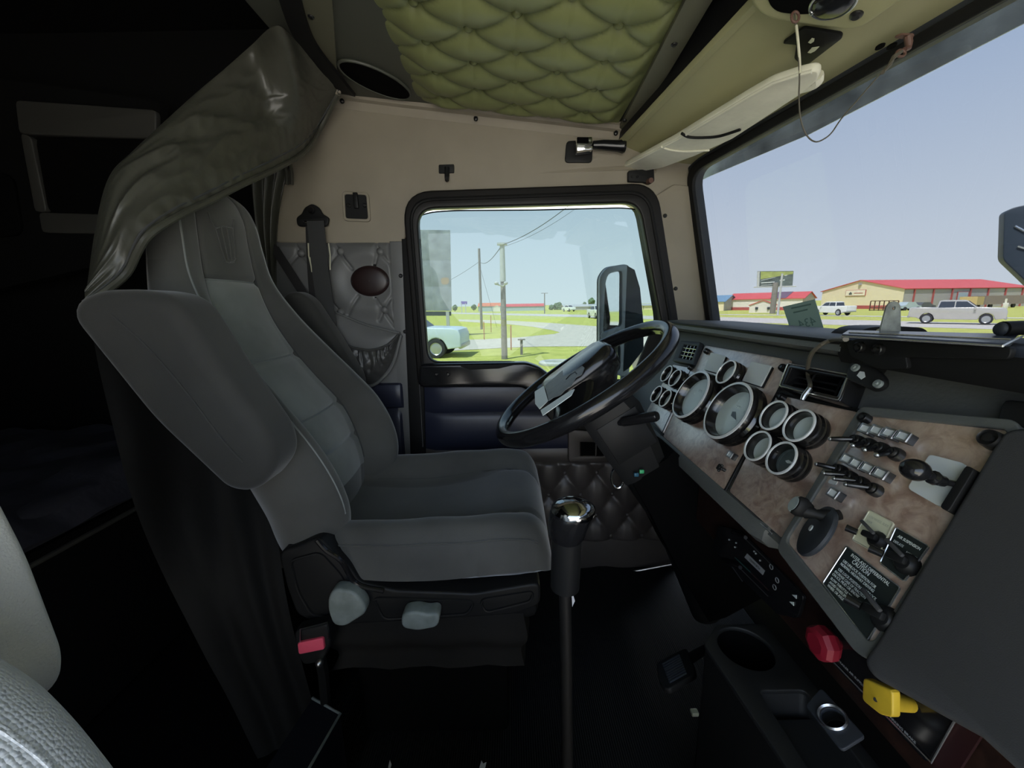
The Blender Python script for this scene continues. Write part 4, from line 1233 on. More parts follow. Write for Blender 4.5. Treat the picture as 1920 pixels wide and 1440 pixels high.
def toggle(base, tip, h=0.040):
    b = DF.px(*base, hP + 0.006); u, v = DF.uv(*base, hP + 0.006)
    m = MB()
    m.lathe([(0.0, 0.013), (0.0035, 0.013), (0.0045, 0.009), (0.0075, 0.009), (0.0085, 0.005), (0.0085, 0.0)], DF.at(u, v, hP), 14)
    o = m.build('toggle_switch', 'screw_black', ip4)
    a = DF.P(u, v, hP + 0.010); c = DF.px(*tip, h)
    MB().tube([a, a.lerp(c, 0.5), c], [0.0028, 0.0036, 0.0030], 10).build('lever', 'black_gloss', o)
    MB().sph(c, 0.0031, 10, 8).build('lever_tip', 'steel', o)
    MB().lathe([(0.0052, 0.0135), (0.0052, 0.011), (0.0062, 0.010)], DF.at(u, v, hP), 14).build('nut', 'steel_dark', o)
for b, t in (((1606, 826), (1557, 823)), ((1627, 832), (1599, 835)), ((1650, 840), (1621, 843)), ((1677, 850), (1644, 853)), ((1573, 881), (1531, 870)), ((1591, 893), (1545, 887)), ((1612, 904), (1564, 897)), ((1637, 917), (1586, 908))): toggle(b, t)
for px in (((1572, 871), (1588, 876), (1580, 893), (1566, 888)), ((1556, 899), (1572, 903), (1567, 910), (1553, 906))):
    plate('label_plate', [rounded([dpx(*p, hP) for p in px], .002, 2)], 0.001, 'label_grey', ip4, DF.at(0, 0, hP))
big_s = MB().lathe([(0.0, 0.012), (0.004, 0.012), (0.0045, 0.009), (0.007, 0.009), (0.0085, 0.012), (0.0095, 0.009), (0.010, 0.0)], seg=20).mesh('knob_screw', 'screw_black')
for p, m_ in (((1619, 783), knob_s), ((1859, 824), big_s)):
    u, v = dpx(*p, hP + .006); inst(m_, 'knob_screw', ip4, DF.at(u, v, hP))
# trailer brake
q = [dpx(*p, hP + .003) for p in ((1743, 852), (1806, 868), (1813, 876), (1768, 948), (1758, 948), (1706, 918), (1703, 912))]
tb = plate('brake_plate', [rounded(q, .003, 2)], 0.003, 'label_grey', ip4, DF.at(0, 0, hP))
q = [dpx(*p, hP + .012) for p in ((1812, 874), (1824, 880), (1777, 957), (1764, 950))]
plate('lever_slot', [rounded(q, .002, 2)], 0.012, 'black_rubber', tb, DF.at(0, 0, hP), bev=0.001)
pts = [DF.px(1792, 908, hP + .006), DF.px(1770, 903, hP + .022), DF.px(1754, 898, hP + .034), DF.px(1744, 892, hP + .042), DF.px(1718, 882, hP + .056)]
MB().tube(crom(pts, 5), [0.0035] * 6 + [0.006] * 5 + [0.0075] * 3 + [0.0045] * 7, 12).build('brake_lever', 'black_gloss', tb)
MB().sph(DF.px(1716, 881, hP + .058), 0.0125, 20, 14, (1, 1, 0.9)).build('brake_knob', 'black_gloss', tb)
# switch plates with printing
def sw_plate(px, m_, border, lines, name='switch_plate', h0=None):
    h0 = hP if h0 is None else h0
    q = [dpx(*p, h0 + .002) for p in px]
    rq = rounded(q, .0025, 3)
    o = plate(name, [rq], 0.002, m_, ip4, DF.at(0, 0, h0))
    MB().tube([DF.P(u, v, h0 + .0022) for u, v in rq], 0.0008, 6, True).build('border', border, o)
    for tx, fx, fy, sz, mm in lines:
        c = bil(q, fx, fy)
        ax = V((*q[1], 0)) - V((*q[0], 0))
        text(tx, sz, mm, o, DF.at(c.x, c.y, h0 + .0021, math.atan2(ax.y, ax.x)), depth=0.0001, sx_=0.72)
    return o
sw_plate(((1630, 957), (1676, 981), (1648, 1040), (1598, 1012)), 'label_cream', 'bone', (('5TH WHEEL SLIDE', .5, .16, .0042, 'print_cream'), ('LOCK', .22, .30, .0036, 'print_cream'), ('UNLOCK', .76, .42, .0036, 'print_cream')))
sw_plate(((1680, 988), (1742, 1024), (1695, 1090), (1650, 1056)), 'plate_black', 'bright_edge', (('AIR SUSPENSION', .52, .17, .0046, 'print_white'), ('DEFLATE', .27, .33, .0040, 'print_white'), ('NORMAL', .76, .40, .0040, 'print_white')))
sw_plate(((1588, 1024), (1688, 1102), (1626, 1202), (1543, 1094)), 'plate_black', 'bright_edge', (
    ('INTER-AXLE DIFFERENTIAL', .50, .08, .0058, 'print_white'), ('CAUTION', .38, .17, .0072, 'print_white'),
    ('USE UNLOCK POSITION FOR', .40, .28, .0048, 'print_white'), ('NORMAL HIGHWAY DRIVING', .40, .36, .0048, 'print_white'),
    ('USE LOCK POSITION TO', .36, .48, .0048, 'print_white'), ('INCREASE CASE OF TRACTION', .37, .56, .0044, 'print_white'),
    ('ON ICE, MUD OR SNOW', .32, .64, .0048, 'print_white'), ('SLOW THROTTLE TO', .28, .74, .0044, 'print_white'), ('AVOID WHEELSPIN', .27, .82, .0044, 'print_white'), ('WHEEL OR AXLE', .25, .90, .0044, 'print_white'),
    ('UNLOCK', .72, .42, .0044, 'print_white'), ('LOCK', .93, .48, .0046, 'print_white')))
def rocker(px, py, sc, name='guarded_switch'):
    u, v = dpx(px, py, hP + .012)
    m = MB()
    m.lathe([(0.0, .014), (.011, .013), (.016, .007), (.018, .0)], DF.at(u, v, hP) @ Matrix.Scale(sc, 4), 16)
    m.box((-.004, .002, .018), (.026, .012, .010), M=DF.at(u, v, hP) @ Matrix.Scale(sc, 4) @ Matrix.Rotation(R(12), 4, 'Z'), bev=.003)
    o = m.build(name, 'black_plastic', ip4)
    g = MB().box((-.012, .010, .026), (.034, .006, .006), M=DF.at(u, v, hP) @ Matrix.Scale(sc, 4) @ Matrix.Rotation(R(-14), 4, 'Z'), bev=.002)
    g.build('switch_guard', 'dash_grey', o)
    MB().cyl(DF.at(u, v, hP) @ V((-.018 * sc, -.004, .016)), DF.at(u, v, hP) @ V((-.032 * sc, -.006, .022)), .006 * sc, .007 * sc, 12).build('switch_tip', 'black_gloss', o)
rocker(1632, 1006, .62); rocker(1686, 1050, .70); rocker(1646, 1154, .80)

# suction mount stuck on the centre panel
sm = thing('suction_mount', DF.px(1555, 1012, .03), 'black round suction cup phone mount stuck on the centre dash panel', 'phone mount')
u, v = dpx(1555, 1012, .03)
MS = DF.at(u - .012, v, hP + 0.018) @ Matrix.Rotation(R(-27), 4, 'Y')
MB().lathe([(0.0, .010), (.008, .010), (.030, .0085), (.036, .006), (.037, .003), (.035, .0)], MS, 40).build('suction_disc', 'seal_grey', sm)
MB().lathe([(0.0, .0115), (.004, .0112), (.0045, .0095)], MS, 16).build('centre_pin', 'label_grey', sm)
MB().tube([DF.px(1576, 965, hP + .02), DF.px(1545, 968, .04), DF.px(1530, 964, .05), DF.px(1512, 958, .055)], [.006, .009, .006, .010], 12).build('arm', 'black_rubber', sm)
MB().lathe([(0.0, .010), (.010, .010), (.013, .007), (.014, .0), (.010, -.012)], Matrix.Translation(DF.px(1502, 951, .062)) @ Matrix.Rotation(R(-62), 4, 'Y') @ Matrix.Diagonal((1, .62, 1, 1)), 24).build('clamp_head', 'black_rubber', sm)
MB().lathe([(0.0, .0105), (.010, .0103), (.0115, .009)], Matrix.Translation(DF.px(1499, 950, .062)) @ Matrix.Rotation(R(-62), 4, 'Y') @ Matrix.Diagonal((1, .62, 1, 1)), 24).build('clamp_pad', 'lever_grey', sm)

# ---------------- heater control strip and parking valves below
HCf = Frame((0.428, 1.25, 0), (0, -1, 0), (0, 0, 1))
hc = thing('heater_control', HCf.px(1430, 1060), 'black heater control panel below the dash with sliding levers and badge', 'heater control')
hq = [HCf.uv(*p) for p in ((1352, 986), (1392, 996), (1512, 1118), (1500, 1158), (1462, 1150), (1340, 1030))]
plate('control_face', [rounded(hq, .006, 3)], 0.006, 'black_gloss', hc, HCf.at(0, 0, -0.001), bev=0.001)
def hpx(px, py, h=.006): return HCf.px(px, py, h)
def hM(px, py, rot=0.0, h=.0056): u, v = HCf.uv(px, py, h); return HCf.at(u, v, h, rot)
q = [HCf.uv(*p, .0056) for p in ((1401, 1038), (1434, 1070), (1430, 1078), (1396, 1045))]
bdg = plate('badge', [q], 0.001, 'print_dim', hc, HCf.at(0, 0, 0.005))
ax = V((*q[1], 0)) - V((*q[0], 0))
text('KENWORTH', 0.0068, 'black_gloss', bdg, hM(1415, 1058, math.atan2(ax.y, ax.x), .0061), depth=.0001, sx_=0.75)
MB().tube([hpx(1378, 1045), hpx(1408, 1074)], .0009, 6).build('cold_line', 'teal_line', hc)
MB().tube([hpx(1408, 1074), hpx(1441, 1107)], .0009, 6).build('hot_line', 'red_line', hc)
for a, b in (((1392, 1005), (1450, 1062)), ((1384, 1062), (1440, 1118)), ((1364, 1050), (1392, 1090))):
    MB().tube([hpx(*a), hpx(*b)], .0007, 6).build('slot_line', 'dash_grey', hc)
for p in ((1367, 1012), (1380, 1018), (1378, 1026), (1414, 1034), (1417, 1038), (1425, 1051)):
    MB().sph(hpx(*p), .0016, 8, 6, (1, 1, 1)).build('symbol', 'print_dim', hc)
for p in ((1446, 1063), (1457, 1088), (1452, 1101)):
    MB().tube([hM(*p) @ V((.004 * math.cos(t), .004 * math.sin(t), 0)) for t in [k * math.pi / 5 for k in range(10)]], .0006, 6, True).build('symbol', 'print_dim', hc)
for p in ((1490, 1118), (1485, 1131)):
    MB().prism([hpx(p[0] - 4, p[1] - 3), hpx(p[0] + 4, p[1] - 2), hpx(p[0] + 4, p[1] + 5)], (-.001, 0, 0)).build('symbol', 'print_white', hc)
MB().tube([hpx(1374, 998, .004), hpx(1384, 1002, .02), hpx(1398, 1008, .022)], .0035, 8).build('slide_lever', 'black_gloss', hc)
MB().tube([hpx(1356, 1048, .004), hpx(1370, 1058, .02), hpx(1388, 1064, .022)], .0035, 8).build('slide_lever', 'black_gloss', hc)

vp = thing('valve_plate', HCf.px(1680, 1340), 'black parking brake valve plate with red and yellow pull knobs', 'brake valve')
vq = [HCf.uv(*p) for p in ((1530, 1205), (1580, 1170), (1640, 1230), (1800, 1340), (1745, 1430))]
plate('valve_face', [rounded(vq, .004, 3)], 0.004, 'black_gloss', vp, HCf.at(0, 0, 0.0))
MB().tube([hpx(1540, 1218), hpx(1620, 1300), hpx(1746, 1430), hpx(1792, 1348)], .001, 6).build('border', 'bright_edge', vp)
q = [HCf.uv(1575, 1248), HCf.uv(1618, 1292)]
an = math.atan2(q[1][1] - q[0][1], q[1][0] - q[0][0])
text('TRAILER AIR SUPPLY', .0042, 'print_dim', vp, hM(1595, 1262, an, .0042), depth=.0001)
text('PARKING BRAKE', .0042, 'print_dim', vp, hM(1690, 1366, an, .0042), depth=.0001)
rk = MB().lathe([(0.0, .012), (.012, .0125), (.0185, .010), (.021, .004), (.020, -.004), (.016, -.010)], Matrix.Translation(hpx(1545, 1206, .045)) @ Matrix.Rotation(R(-90), 4, 'Y') @ Matrix.Rotation(R(22.5), 4, 'Z'), 8)
rko = rk.build('air_supply_knob', 'red_knob', vp, smooth=20); rko['label'] = 'red octagonal air supply knob'
MB().cyl(hpx(1572, 1206, .0), hpx(1550, 1206, .04), .007).build('knob_stem', 'red_knob', rko)
MY = Matrix.Translation(hpx(1655, 1300, .05))
ykp = [HCf.uv(*p, .052) for p in ((1622, 1274), (1672, 1296), (1672, 1342), (1650, 1336), (1620, 1312))]
yk = plate('parking_brake_knob', [rounded(ykp, .003, 3)], 0.009, 'yellow_knob', vp, HCf.at(0, 0, 0.044), bev=.0015)
yk['label'] = 'yellow square parking brake knob'
MB().cyl(hpx(1664, 1312, .046), hpx(1704, 1320, .008), .0095, .0075, 16).build('knob_stem', 'yellow_knob', yk)
MB().cyl(hpx(1642, 1312, .0528), hpx(1642, 1312, .0535), .002).build('pin', 'black_rubber', yk)
rpn = plate('side_lens', [[HCf.uv(*p) for p in ((1800, 1345), (1850, 1372), (1800, 1450), (1752, 1436))]], 0.003, 'red_line', vp, HCf.at(0, 0, 0.0))

# ================================================================ STEERING
WC = V((0.165, 0.93, 0.868))
SF = Frame(WC, (0.84, 0, 0.54), (0, 1, 0))          # e1 forward-up, e2 to the door, n up-back
sw = thing('steering_wheel', WC, 'large black steering wheel with a worn peeling hub in front of the driver seat', 'steering wheel')
RW = 0.226
rim = MB()
N = 96
rr = []
for i in range(N):
    a = 2 * math.pi * i / N
    k = 1 + 0.025 * math.cos(a * 24)
    c = SF.P(RW * math.cos(a), RW * math.sin(a), 0)
    rd = (SF.e1 * math.cos(a) + SF.e2 * math.sin(a))
    rr.append([c + rd * (0.0165 * math.cos(t)) * (k if math.cos(t) < 0 else 1) + SF.n * (0.0185 * math.sin(t)) for t in [2 * math.pi * j / 16 for j in range(16)]])
rim.loft(rr, wrap=True)
rim.build('rim', 'black_gloss', sw, smooth=70)
for a0 in (R(118), R(-118)):
    d = V((math.cos(a0), math.sin(a0)))
    m = MB()
    rings = []
    for k in range(9):
        t = k / 8
        rad = lerp(0.06, RW - 0.004, t)
        wdt = lerp(0.055, 0.026, smooth_(0, 1, t)); th = lerp(0.020, 0.013, t)
        h = lerp(0.004, -0.002, t) - 0.018 * math.sin(math.pi * t)
        c = SF.P(d.x * rad, d.y * rad, h)
        sd = SF.e1 * -d.y + SF.e2 * d.x
        rings.append([c + sd * (wdt * math.cos(q)) + SF.n * (th * math.sin(q)) for q in [2 * math.pi * j / 14 for j in range(14)]])
    m.loft(rings)
    m.build('spoke', 'black_gloss', sw)
hubm = MB()
def hsec(h, k):
    pts = []
    for j in range(48):
        t = 2 * math.pi * j / 48
        c, s = math.cos(t), math.sin(t)
        e = 0.5
        x = math.copysign(abs(c) ** e, c); y = math.copysign(abs(s) ** e, s)
        pts.append(SF.P(0.004 + 0.098 * k * x, 0.078 * k * y, h + 0.012 * max(0, x) * (h > 0)))
    return pts
hubm.loft([hsec(-0.05, .62), hsec(-0.02, .80), hsec(0.0, .98), hsec(0.018, 1.0), hsec(0.030, .97), hsec(0.038, .90), hsec(0.041, .80)])
hub = hubm.build('hub_pad', 'black_gloss', sw, smooth=50)
hH = 0.0425
def shp(px, py, h=hH): return SF.uv(px, py, h)
wp = [shp(*p) for p in ((1022, 723), (1040, 708), (1058, 692), (1074, 686), (1088, 683), (1096, 690), (1091, 703), (1080, 708), (1076, 716), (1071, 724), (1060, 731), (1051, 741), (1037, 746), (1029, 752))]
wpm = plate_mesh('worn_patch', [rounded(wp, .004, 2)], 0.0012, 'worn_patch', 0.0003)
tilt = SF.at(0, 0, 0) @ Matrix.Translation((0, 0, 0.0422))
wpo = link(wpm, 'worn_patch', hub, tilt); wpo['label'] = 'peeling silver grey patch on the hub'
lb = [shp(*p, .042) for p in ((1014, 770), (1070, 733), (1078, 730), (1072, 742), (1018, 780))]
plate('hub_label', [rounded(lb, .002, 2)], 0.001, 'label_grey', hub, tilt)
plate('hub_edge_patch', [rounded([shp(*p, .042) for p in ((1003, 735), (1020, 724), (1028, 752), (1012, 768), (1004, 758))], .003, 2)], 0.001, 'label_grey', hub, tilt)
MB().tube([SF.P(*shp(*p), hH + .001) for p in ((1062, 712), (1070, 703), (1079, 698), (1082, 702))], 0.0012, 6).build('horn_mark', 'black_rubber', hub)

stc = thing('steering_column', (0.43, 0.93, 0.3), 'black steering column shroud with stalk below the steering wheel', 'steering column')
cd_ = -SF.n
CF = Frame(WC, (0, -1, 0), SF.e1)
shm = MB()
def csq(d, hy, hx_, off=0.0):
    c = WC + cd_ * d + SF.e1 * off
    return [c + V((0, hy * sx_, 0)) + SF.e1 * (hx_ * sy_) for sx_, sy_ in ((-1, -.6), (-.85, -1), (.85, -1), (1, -.6), (1, .6), (.8, 1), (-.8, 1), (-1, .6))]
shm.loft([csq(0.04, .045, .04), csq(0.055, .07, .062, .01), csq(0.10, .078, .068, .015), csq(0.20, .076, .062, .012), csq(0.26, .070, .055, .008), csq(0.275, .05, .04)])
shr = shm.build('shroud', 'black_plastic', stc, smooth=25)
MB().tube([WC + cd_ * 0.24, WC + cd_ * 0.45, V((0.52, 0.93, 0.22))], [0.045, 0.042, 0.04], 20).build('column_tube', 'black_plastic', stc)
MB().loft([csq(0.25, .070, .06, .03), csq(0.36, .075, .085, .05), csq(0.50, .08, .10, .05), csq(0.70, .075, .10, .04)]).build('column_boot', 'mesh_black', stc, smooth=25)
MB().box((0, 0, 0), (0.10, 0.004, 0.10), M=Matrix.Translation(WC + cd_ * 0.15 + V((0.012, -0.077, 0.012))) @ SF.M.to_3x3().to_4x4(), bev=.001).build('shroud_panel', 'black_plastic', stc)
# stalk
s0, s1 = aY(1158, 792, .86), aY(1232, 780, .80)
st = MB().tube([s0 + (s0 - s1) * .3, s0, s0.lerp(s1, .12), s0.lerp(s1, .15), s1.lerp(s0, .04), s1], [.009, .009, .009, .0115, .0115, .010], 16).build('turn_stalk', 'black_gloss', stc)
MB().cyl(s1, s1 + (s1 - s0).normalized() * .002, .0085).build('stalk_cap', 'black_plastic', st)
for px, m_, n_ in (((1203, 884), 'green_clip', 'green_clip'), ((1193, 890), 'blue_clip', 'blue_clip')):
    q = aY(*px, .848)
    MB().box(q, (.011, .006, .009), bev=.002).build(n_, m_, stc)
# key ring / chrome lock low on the column
MB().tube([aY(1158 + 12 * math.cos(t), 895 + 20 * math.sin(t), .98) for t in [k * 2 * math.pi / 20 for k in range(20)]], .003, 8, True).build('chrome_lock_ring', 'chrome', stc)

# ================================================================ GEAR LEVER
gl = thing('gear_lever', (0.08, 0.55, 0.0), 'black gear lever with a chrome topped knob standing in front of the driver seat', 'gear lever')
k0 = aT(1065, 985, .60)
def gpx(px, py): return aY(px, py, k0.y)
MB().tube([gpx(1063, 1415), gpx(1062, 1250), gpx(1059, 1100), gpx(1059, 1080)], [.010, .0095, .0095, .0095], 14).build('shaft', 'steel_dark', gl)
MB().tube([V((gpx(1063, 1415).x, k0.y, gpx(1063, 1415).z)), V((0.085, 0.55, 0.03))], [.010, .012], 14).build('lower_shaft', 'steel_dark', gl)
MB().lathe([(.0, .01), (.05, .012), (.065, .0), (.085, -.02), (.09, -.035)], Matrix.Translation((0.085, 0.55, 0.055)), 24).build('floor_boot', 'black_rubber', gl)
c0, c1 = gpx(1059, 1102), gpx(1063, 1005)
MB().tube([c0, c0.lerp(c1, .02), c1.lerp(c0, .02), c1], [.020, .0225, .0235, .022], 24).build('sleeve', 'black_plastic', gl)
kn = MB()
kd = (gpx(1070, 935) - gpx(1060, 1005))
kl = kd.length; ku = kd.normalized(); kx = V((1, 0, 0)) - ku * ku.x; kx.normalize(); ky = ku.cross(kx)
prof = [(-.02, .0235, .0235, 0), (.10, .0275, .026, 0), (.35, .030, .029, .0), (.60, .0315, .031, .002), (.78, .031, .031, .005), (.90, .027, .028, .008), (.97, .019, .020, .010), (1.0, .007, .008, .010)]
kb = gpx(1061, 1008)
ringk = lambda t, a, b, o: [kb + ku * (t * kl) + kx * (o + a * math.cos(q)) + ky * (b * math.sin(q)) for q in [2 * math.pi * j / 28 for j in range(28)]]
kn.loft([ringk(*p) for p in prof])
kno = kn.build('knob', 'black_gloss', gl, smooth=60)
cap = MB()
capt = [(.70, .0322, .0318, .004), (.80, .0320, .0322, .0055), (.90, .0282, .0292, .0085), (.97, .0200, .0210, .010), (1.02, .007, .008, .010)]
cap.loft([ringk(*p) for p in capt])
cp = cap.build('knob_cap', 'chrome_dark', kno, smooth=60); cp['label'] = 'shiny chrome knob cap'
MB().tube([ringk(.32, .0312, .0302, .001)[k] for k in (4, 6, 8)], .003, 8).build('range_switch', 'chrome', kno)

# ================================================================ CUP HOLDER CONSOLE
con = thing('cup_holder_console', (0.35, 0.42, 0.0), 'black console with a round cup holder and a metal rimmed power socket under the dash', 'console')
Zc = 0.50
def cz(px, py, z=Zc): p = aZ(px, py, z); return (p.x, p.y)
TOPF = Frame((0, 0, Zc), (1, 0, 0), (0, 1, 0))
co_ = [cz(1345, 1172), cz(1432, 1170), (0.43, 0.50), (0.43, 0.15), (0.30, 0.15), cz(1480, 1440), cz(1322, 1207)]
hc_ = cz(1398, 1214)
hole_ = [(hc_[0] + .043 * math.cos(t), hc_[1] + .043 * math.sin(t)) for t in [k * 2 * math.pi / 40 for k in range(40)]]
tr_ = [cz(1405, 1275), cz(1520, 1278), (0.42, 0.30), (0.42, 0.17), (0.335, 0.17), cz(1500, 1440)]
tr_ = [(0.345, 0.470), (0.415, 0.470), (0.415, 0.18), (0.345, 0.18)]
plate('top_plate', [rounded(co_, .006, 3), hole_, rounded(tr_, .01, 3)], 0.008, 'console_black', con, TOPF.at(0, 0, -0.008), bev=.002)
sd = MB()
oc = rounded(co_, .006, 3)
sd.loft([[V((x, y, Zc - .006)) for x, y in oc], [V((x, y, 0.03)) for x, y in oc]], caps=False)
sd.build('side_wall', 'black_plastic', con)
cup = MB()
cup.loft([[V((hc_[0] + r * math.cos(t), hc_[1] + r * math.sin(t), z)) for t in [k * 2 * math.pi / 32 for k in range(32)]] for r, z in ((.043, Zc - .003), (.040, Zc - .07), (.038, Zc - .075), (.001, Zc - .076))], caps=False)
cup.build('cup_well', 'mesh_black', con)
tr3 = rounded(tr_, .01, 3)
ctr = (sum(x for x, y in tr3) / len(tr3), sum(y for x, y in tr3) / len(tr3))
tw = MB()
tw.loft([[V((lerp(ctr[0], x, k), lerp(ctr[1], y, k), z)) for x, y in tr3] for k, z in ((1, Zc - .003), (.93, Zc - .045), (.001, Zc - .046))], caps=False)
tw.build('tray_well', 'console_black', con)
# sloping metal plate with the socket, at the far right edge of the tray
SKF_p = [aT(1540, 1297, .50), aT(1622, 1383, .44), aT(1578, 1408, .435), aT(1514, 1330, .49)]
skc = (SKF_p[0] + SKF_p[2]) / 2
SKF = Frame(skc, SKF_p[1] - SKF_p[0], SKF_p[0] - SKF_p[3])
skq = [SKF.uv(*p) for p in ((1542, 1296), (1622, 1384), (1580, 1410), (1514, 1328))]
so_c = SKF.uv(1564, 1352)
hs = [(so_c[0] + .0125 * math.cos(t), so_c[1] + .0125 * math.sin(t)) for t in [k * 2 * math.pi / 32 for k in range(32)]]
skp = plate('socket_plate', [rounded(skq, .004, 3), hs], 0.004, 'seal_grey', con, SKF.at(0, 0, 0), bev=.001)
MB().lathe([(.0125, -.02), (.0125, .004), (.0140, .006), (.0155, .004), (.0155, .0)], SKF.at(so_c[0], so_c[1], .002), 32).build('socket_rim', 'steel', skp)
MB().lathe([(.0, -.016), (.0124, -.016)], SKF.at(so_c[0], so_c[1], .002), 24).build('socket_well', 'mesh_black', skp)
MB().box((0.385, 0.36, 0.44), (0.07, 0.18, 0.06)).build('socket_block', 'console_black', con)

# pedal
ped = thing('foot_pedal', aZ(1270, 1260, 0.05), 'ribbed rubber foot pedal on the floor beside the console', 'pedal')
pc = [aT(1232, 1250, .78), aT(1290, 1222, .80), aT(1302, 1264, .74), aT(1254, 1290, .72)]
PFm = Frame((pc[0] + pc[2]) / 2, pc[1] - pc[0], pc[1] - pc[2])
pq = rounded([PFm.uv(*p) for p in ((1233, 1243), (1285, 1215), (1303, 1260), (1252, 1290), (1238, 1278))], .008, 3)
plate('pedal_pad', [pq], .012, 'black_rubber', ped, PFm.at(0, 0, -.012), bev=.003)
a4 = [PFm.uv(*p) for p in ((1240, 1246), (1282, 1222), (1297, 1260), (1254, 1284))]
for k in range(9):
    f = (k + .5) / 9
    MB().tube([PFm.M @ (bil(a4, .04, f) + V((0, 0, .001))), PFm.M @ (bil(a4, .78, f) + V((0, 0, .001)))], .0022, 6).build('tread_rib', 'seal_grey', ped)
MB().tube([pc[1] + V((0, 0, -.02)), pc[1] + V((.10, .05, -.02)), V((.62, .62, .12))], .010, 10).build('pedal_arm', 'black_rubber', ped)

# ================================================================ SEAT BELT ON THE PILLAR
sb = thing('seat_belt', aY(590, 400, 1.40), 'black seat belt hanging from a pivot on the pillar behind the driver seat', 'seat belt')
f_ = Frame((0, 1.40, 0), (1, 0, 0), (0, 0, 1))
dq = rounded([f_.uv(*p) for p in ((575, 392), (588, 385), (600, 392), (606, 404), (618, 410), (615, 424), (562, 424), (560, 410), (570, 404))], .008, 3)
dr_ = plate('pivot_loop', [dq, rounded([f_.uv(*p) for p in ((570, 414), (609, 414), (607, 420), (572, 420))], .003, 2)], .012, 'black_plastic', sb, f_.at(0, 0, 0), bev=.003)
MB().lathe([(.0, .012), (.008, .012), (.011, .008), (.012, .0)], f_.at(*f_.uv(588, 396), .010), 18).build('pivot_bolt', 'black_gloss', dr_)
def webbing(pts, wdt, name, m_, parent):
    m = MB()
    P = crom(pts, 6)
    m.loft([[p + V((-wdt / 2, 0.001, 0)), p + V((wdt / 2, 0.001, 0)), p + V((wdt / 2, -0.001, 0)), p + V((-wdt / 2, -0.001, 0))] for p in P])
    return m.build(name, m_, parent)
webbing([aY(591, 414, 1.382), aY(594, 440, 1.378), aY(600, 500, 1.372), aY(608, 560, 1.36), aY(617, 620, 1.345), aY(622, 680, 1.33)], .056, 'webbing', 'belt_grey', sb)
webbing([aY(587, 420, 1.39), aY(590, 500, 1.385), aY(597, 600, 1.37), aY(604, 680, 1.35)], .050, 'webbing', 'belt', sb)
bl2 = MB()
P = [aY(508, 455, 1.385), aY(540, 505, 1.38), aY(575, 560, 1.37), aY(600, 600, 1.36)]
bl2.loft([[p + V((-.024, .001, .014)), p + V((.024, .001, -.014)), p + V((.024, -.001, -.014)), p + V((-.024, -.001, .014))] for p in P])
bl2.build('lap_webbing', 'belt', sb)
for px in (((578, 456), (579, 480), (586, 510)), ((616, 456), (619, 478), (619, 506))):
    MB().tube([aY(*p, 1.372) for p in px], .0022, 6).build('stitch_tag', 'bone', sb)
plate('warning_tag', [[f_.uv(*p, .024) for p in ((580, 482), (588, 484), (594, 512), (584, 510))]], .001, 'label_cream', sb, f_.at(0, 0, .024))

# belt height plate, coat hook, marker, handle, visor bracket
bp2 = thing('belt_adjuster_plate', aY(668, 388, 1.40), 'black recessed rectangular adjuster plate on the tan panel above the pillar', 'plate')
q = rounded([WALL.uv(*p, .018) for p in ((642, 360), (690, 362), (694, 415), (645, 413))], .012, 4)
plate('plate_rim', [q, [(lerp(sum(a for a, b in q) / len(q), x, .90), lerp(sum(b for a, b in q) / len(q), y, .90)) for x, y in q]], .008, 'tan_plastic', bp2, WALL.at(0, 0, .012), bev=.002)
plate('plate_face', [q], .004, 'black_plastic', bp2, WALL.at(0, 0, .012))
cx_, cy_ = WALL.uv(668, 380, .018)
MB().box((cx_, cy_ + .006, .020), (.016, .05, .010), bev=.003).build('slide_latch', 'black_plastic', bp2, M=WALL.M)
for dx in (-.026, .026): inst(scr, 'screw', bp2, WALL.at(cx_ + dx, cy_ - .008, .016))
hk = thing('coat_hook', aY(837, 330, 1.40), 'small black coat hook on the tan panel above the door window', 'hook')
q = rounded([WALL.uv(*p, .012) for p in ((824, 311), (851, 310), (851, 324), (824, 325))], .002, 2)
plate('hook_base', [q], .008, 'black_plastic', hk, WALL.at(0, 0, .011), bev=.0015)
MB().tube([WALL.px(838, 314, .020), WALL.px(838, 330, .022), WALL.px(838, 337, .030), WALL.px(838, 334, .042)], [.008, .0075, .007, .006], 10).build('hook_arm', 'black_plastic', hk)
for x in (829, 846): inst(scr, 'screw', hk, WALL.at(*WALL.uv(x, 317, .019), .016) @ Matrix.Scale(.5, 4))
ml = thing('pillar_lamp', aY(694, 527, 1.40), 'dark red oval courtesy lamp set in tufted grey vinyl on the pillar', 'lamp')
ell2 = [(0.072 * math.cos(t), 0.055 * math.sin(t)) for t in [k * 2 * math.pi / 48 for k in range(48)]]
ML = WALL.at(*WALL.uv(694, 527, .02), .010)
plate('lamp_base', [ell2], .008, 'black_rubber', ml, ML, bev=.003)
lm_ = MB()
lm_.loft([[ML @ V((x * k, y * k, z)) for x, y in ell2] for k, z in ((.94, .008), (.90, .014), (.7, .018), (.3, .020), (.02, .0205))], caps=False)
lm_.build('lamp_lens', 'lens_red', ml, smooth=60)
for dx in (-.060, .060): inst(scr, 'screw', ml, ML @ Matrix.Translation((dx, 0, .013)) @ Matrix.Scale(.7, 4))
gh = thing('pull_handle', aY(1090, 285, 1.40), 'chrome bracketed black pull handle on a square black base under the ceiling', 'handle')
q = rounded([WALL.uv(*p, .016) for p in ((1063, 266), (1110, 264), (1109, 304), (1060, 304))], .010, 4)
plate('handle_base', [q], .008, 'black_plastic', gh, WALL.at(0, 0, .011), bev=.002)
hb0 = WALL.px(1094, 274, .05)
MB().box((0, 0, 0), (.050, .040, .038), M=Matrix.Translation(hb0) @ Matrix.Rotation(R(-4), 4, 'Y'), bev=.004).build('chrome_bracket', 'chrome', gh)
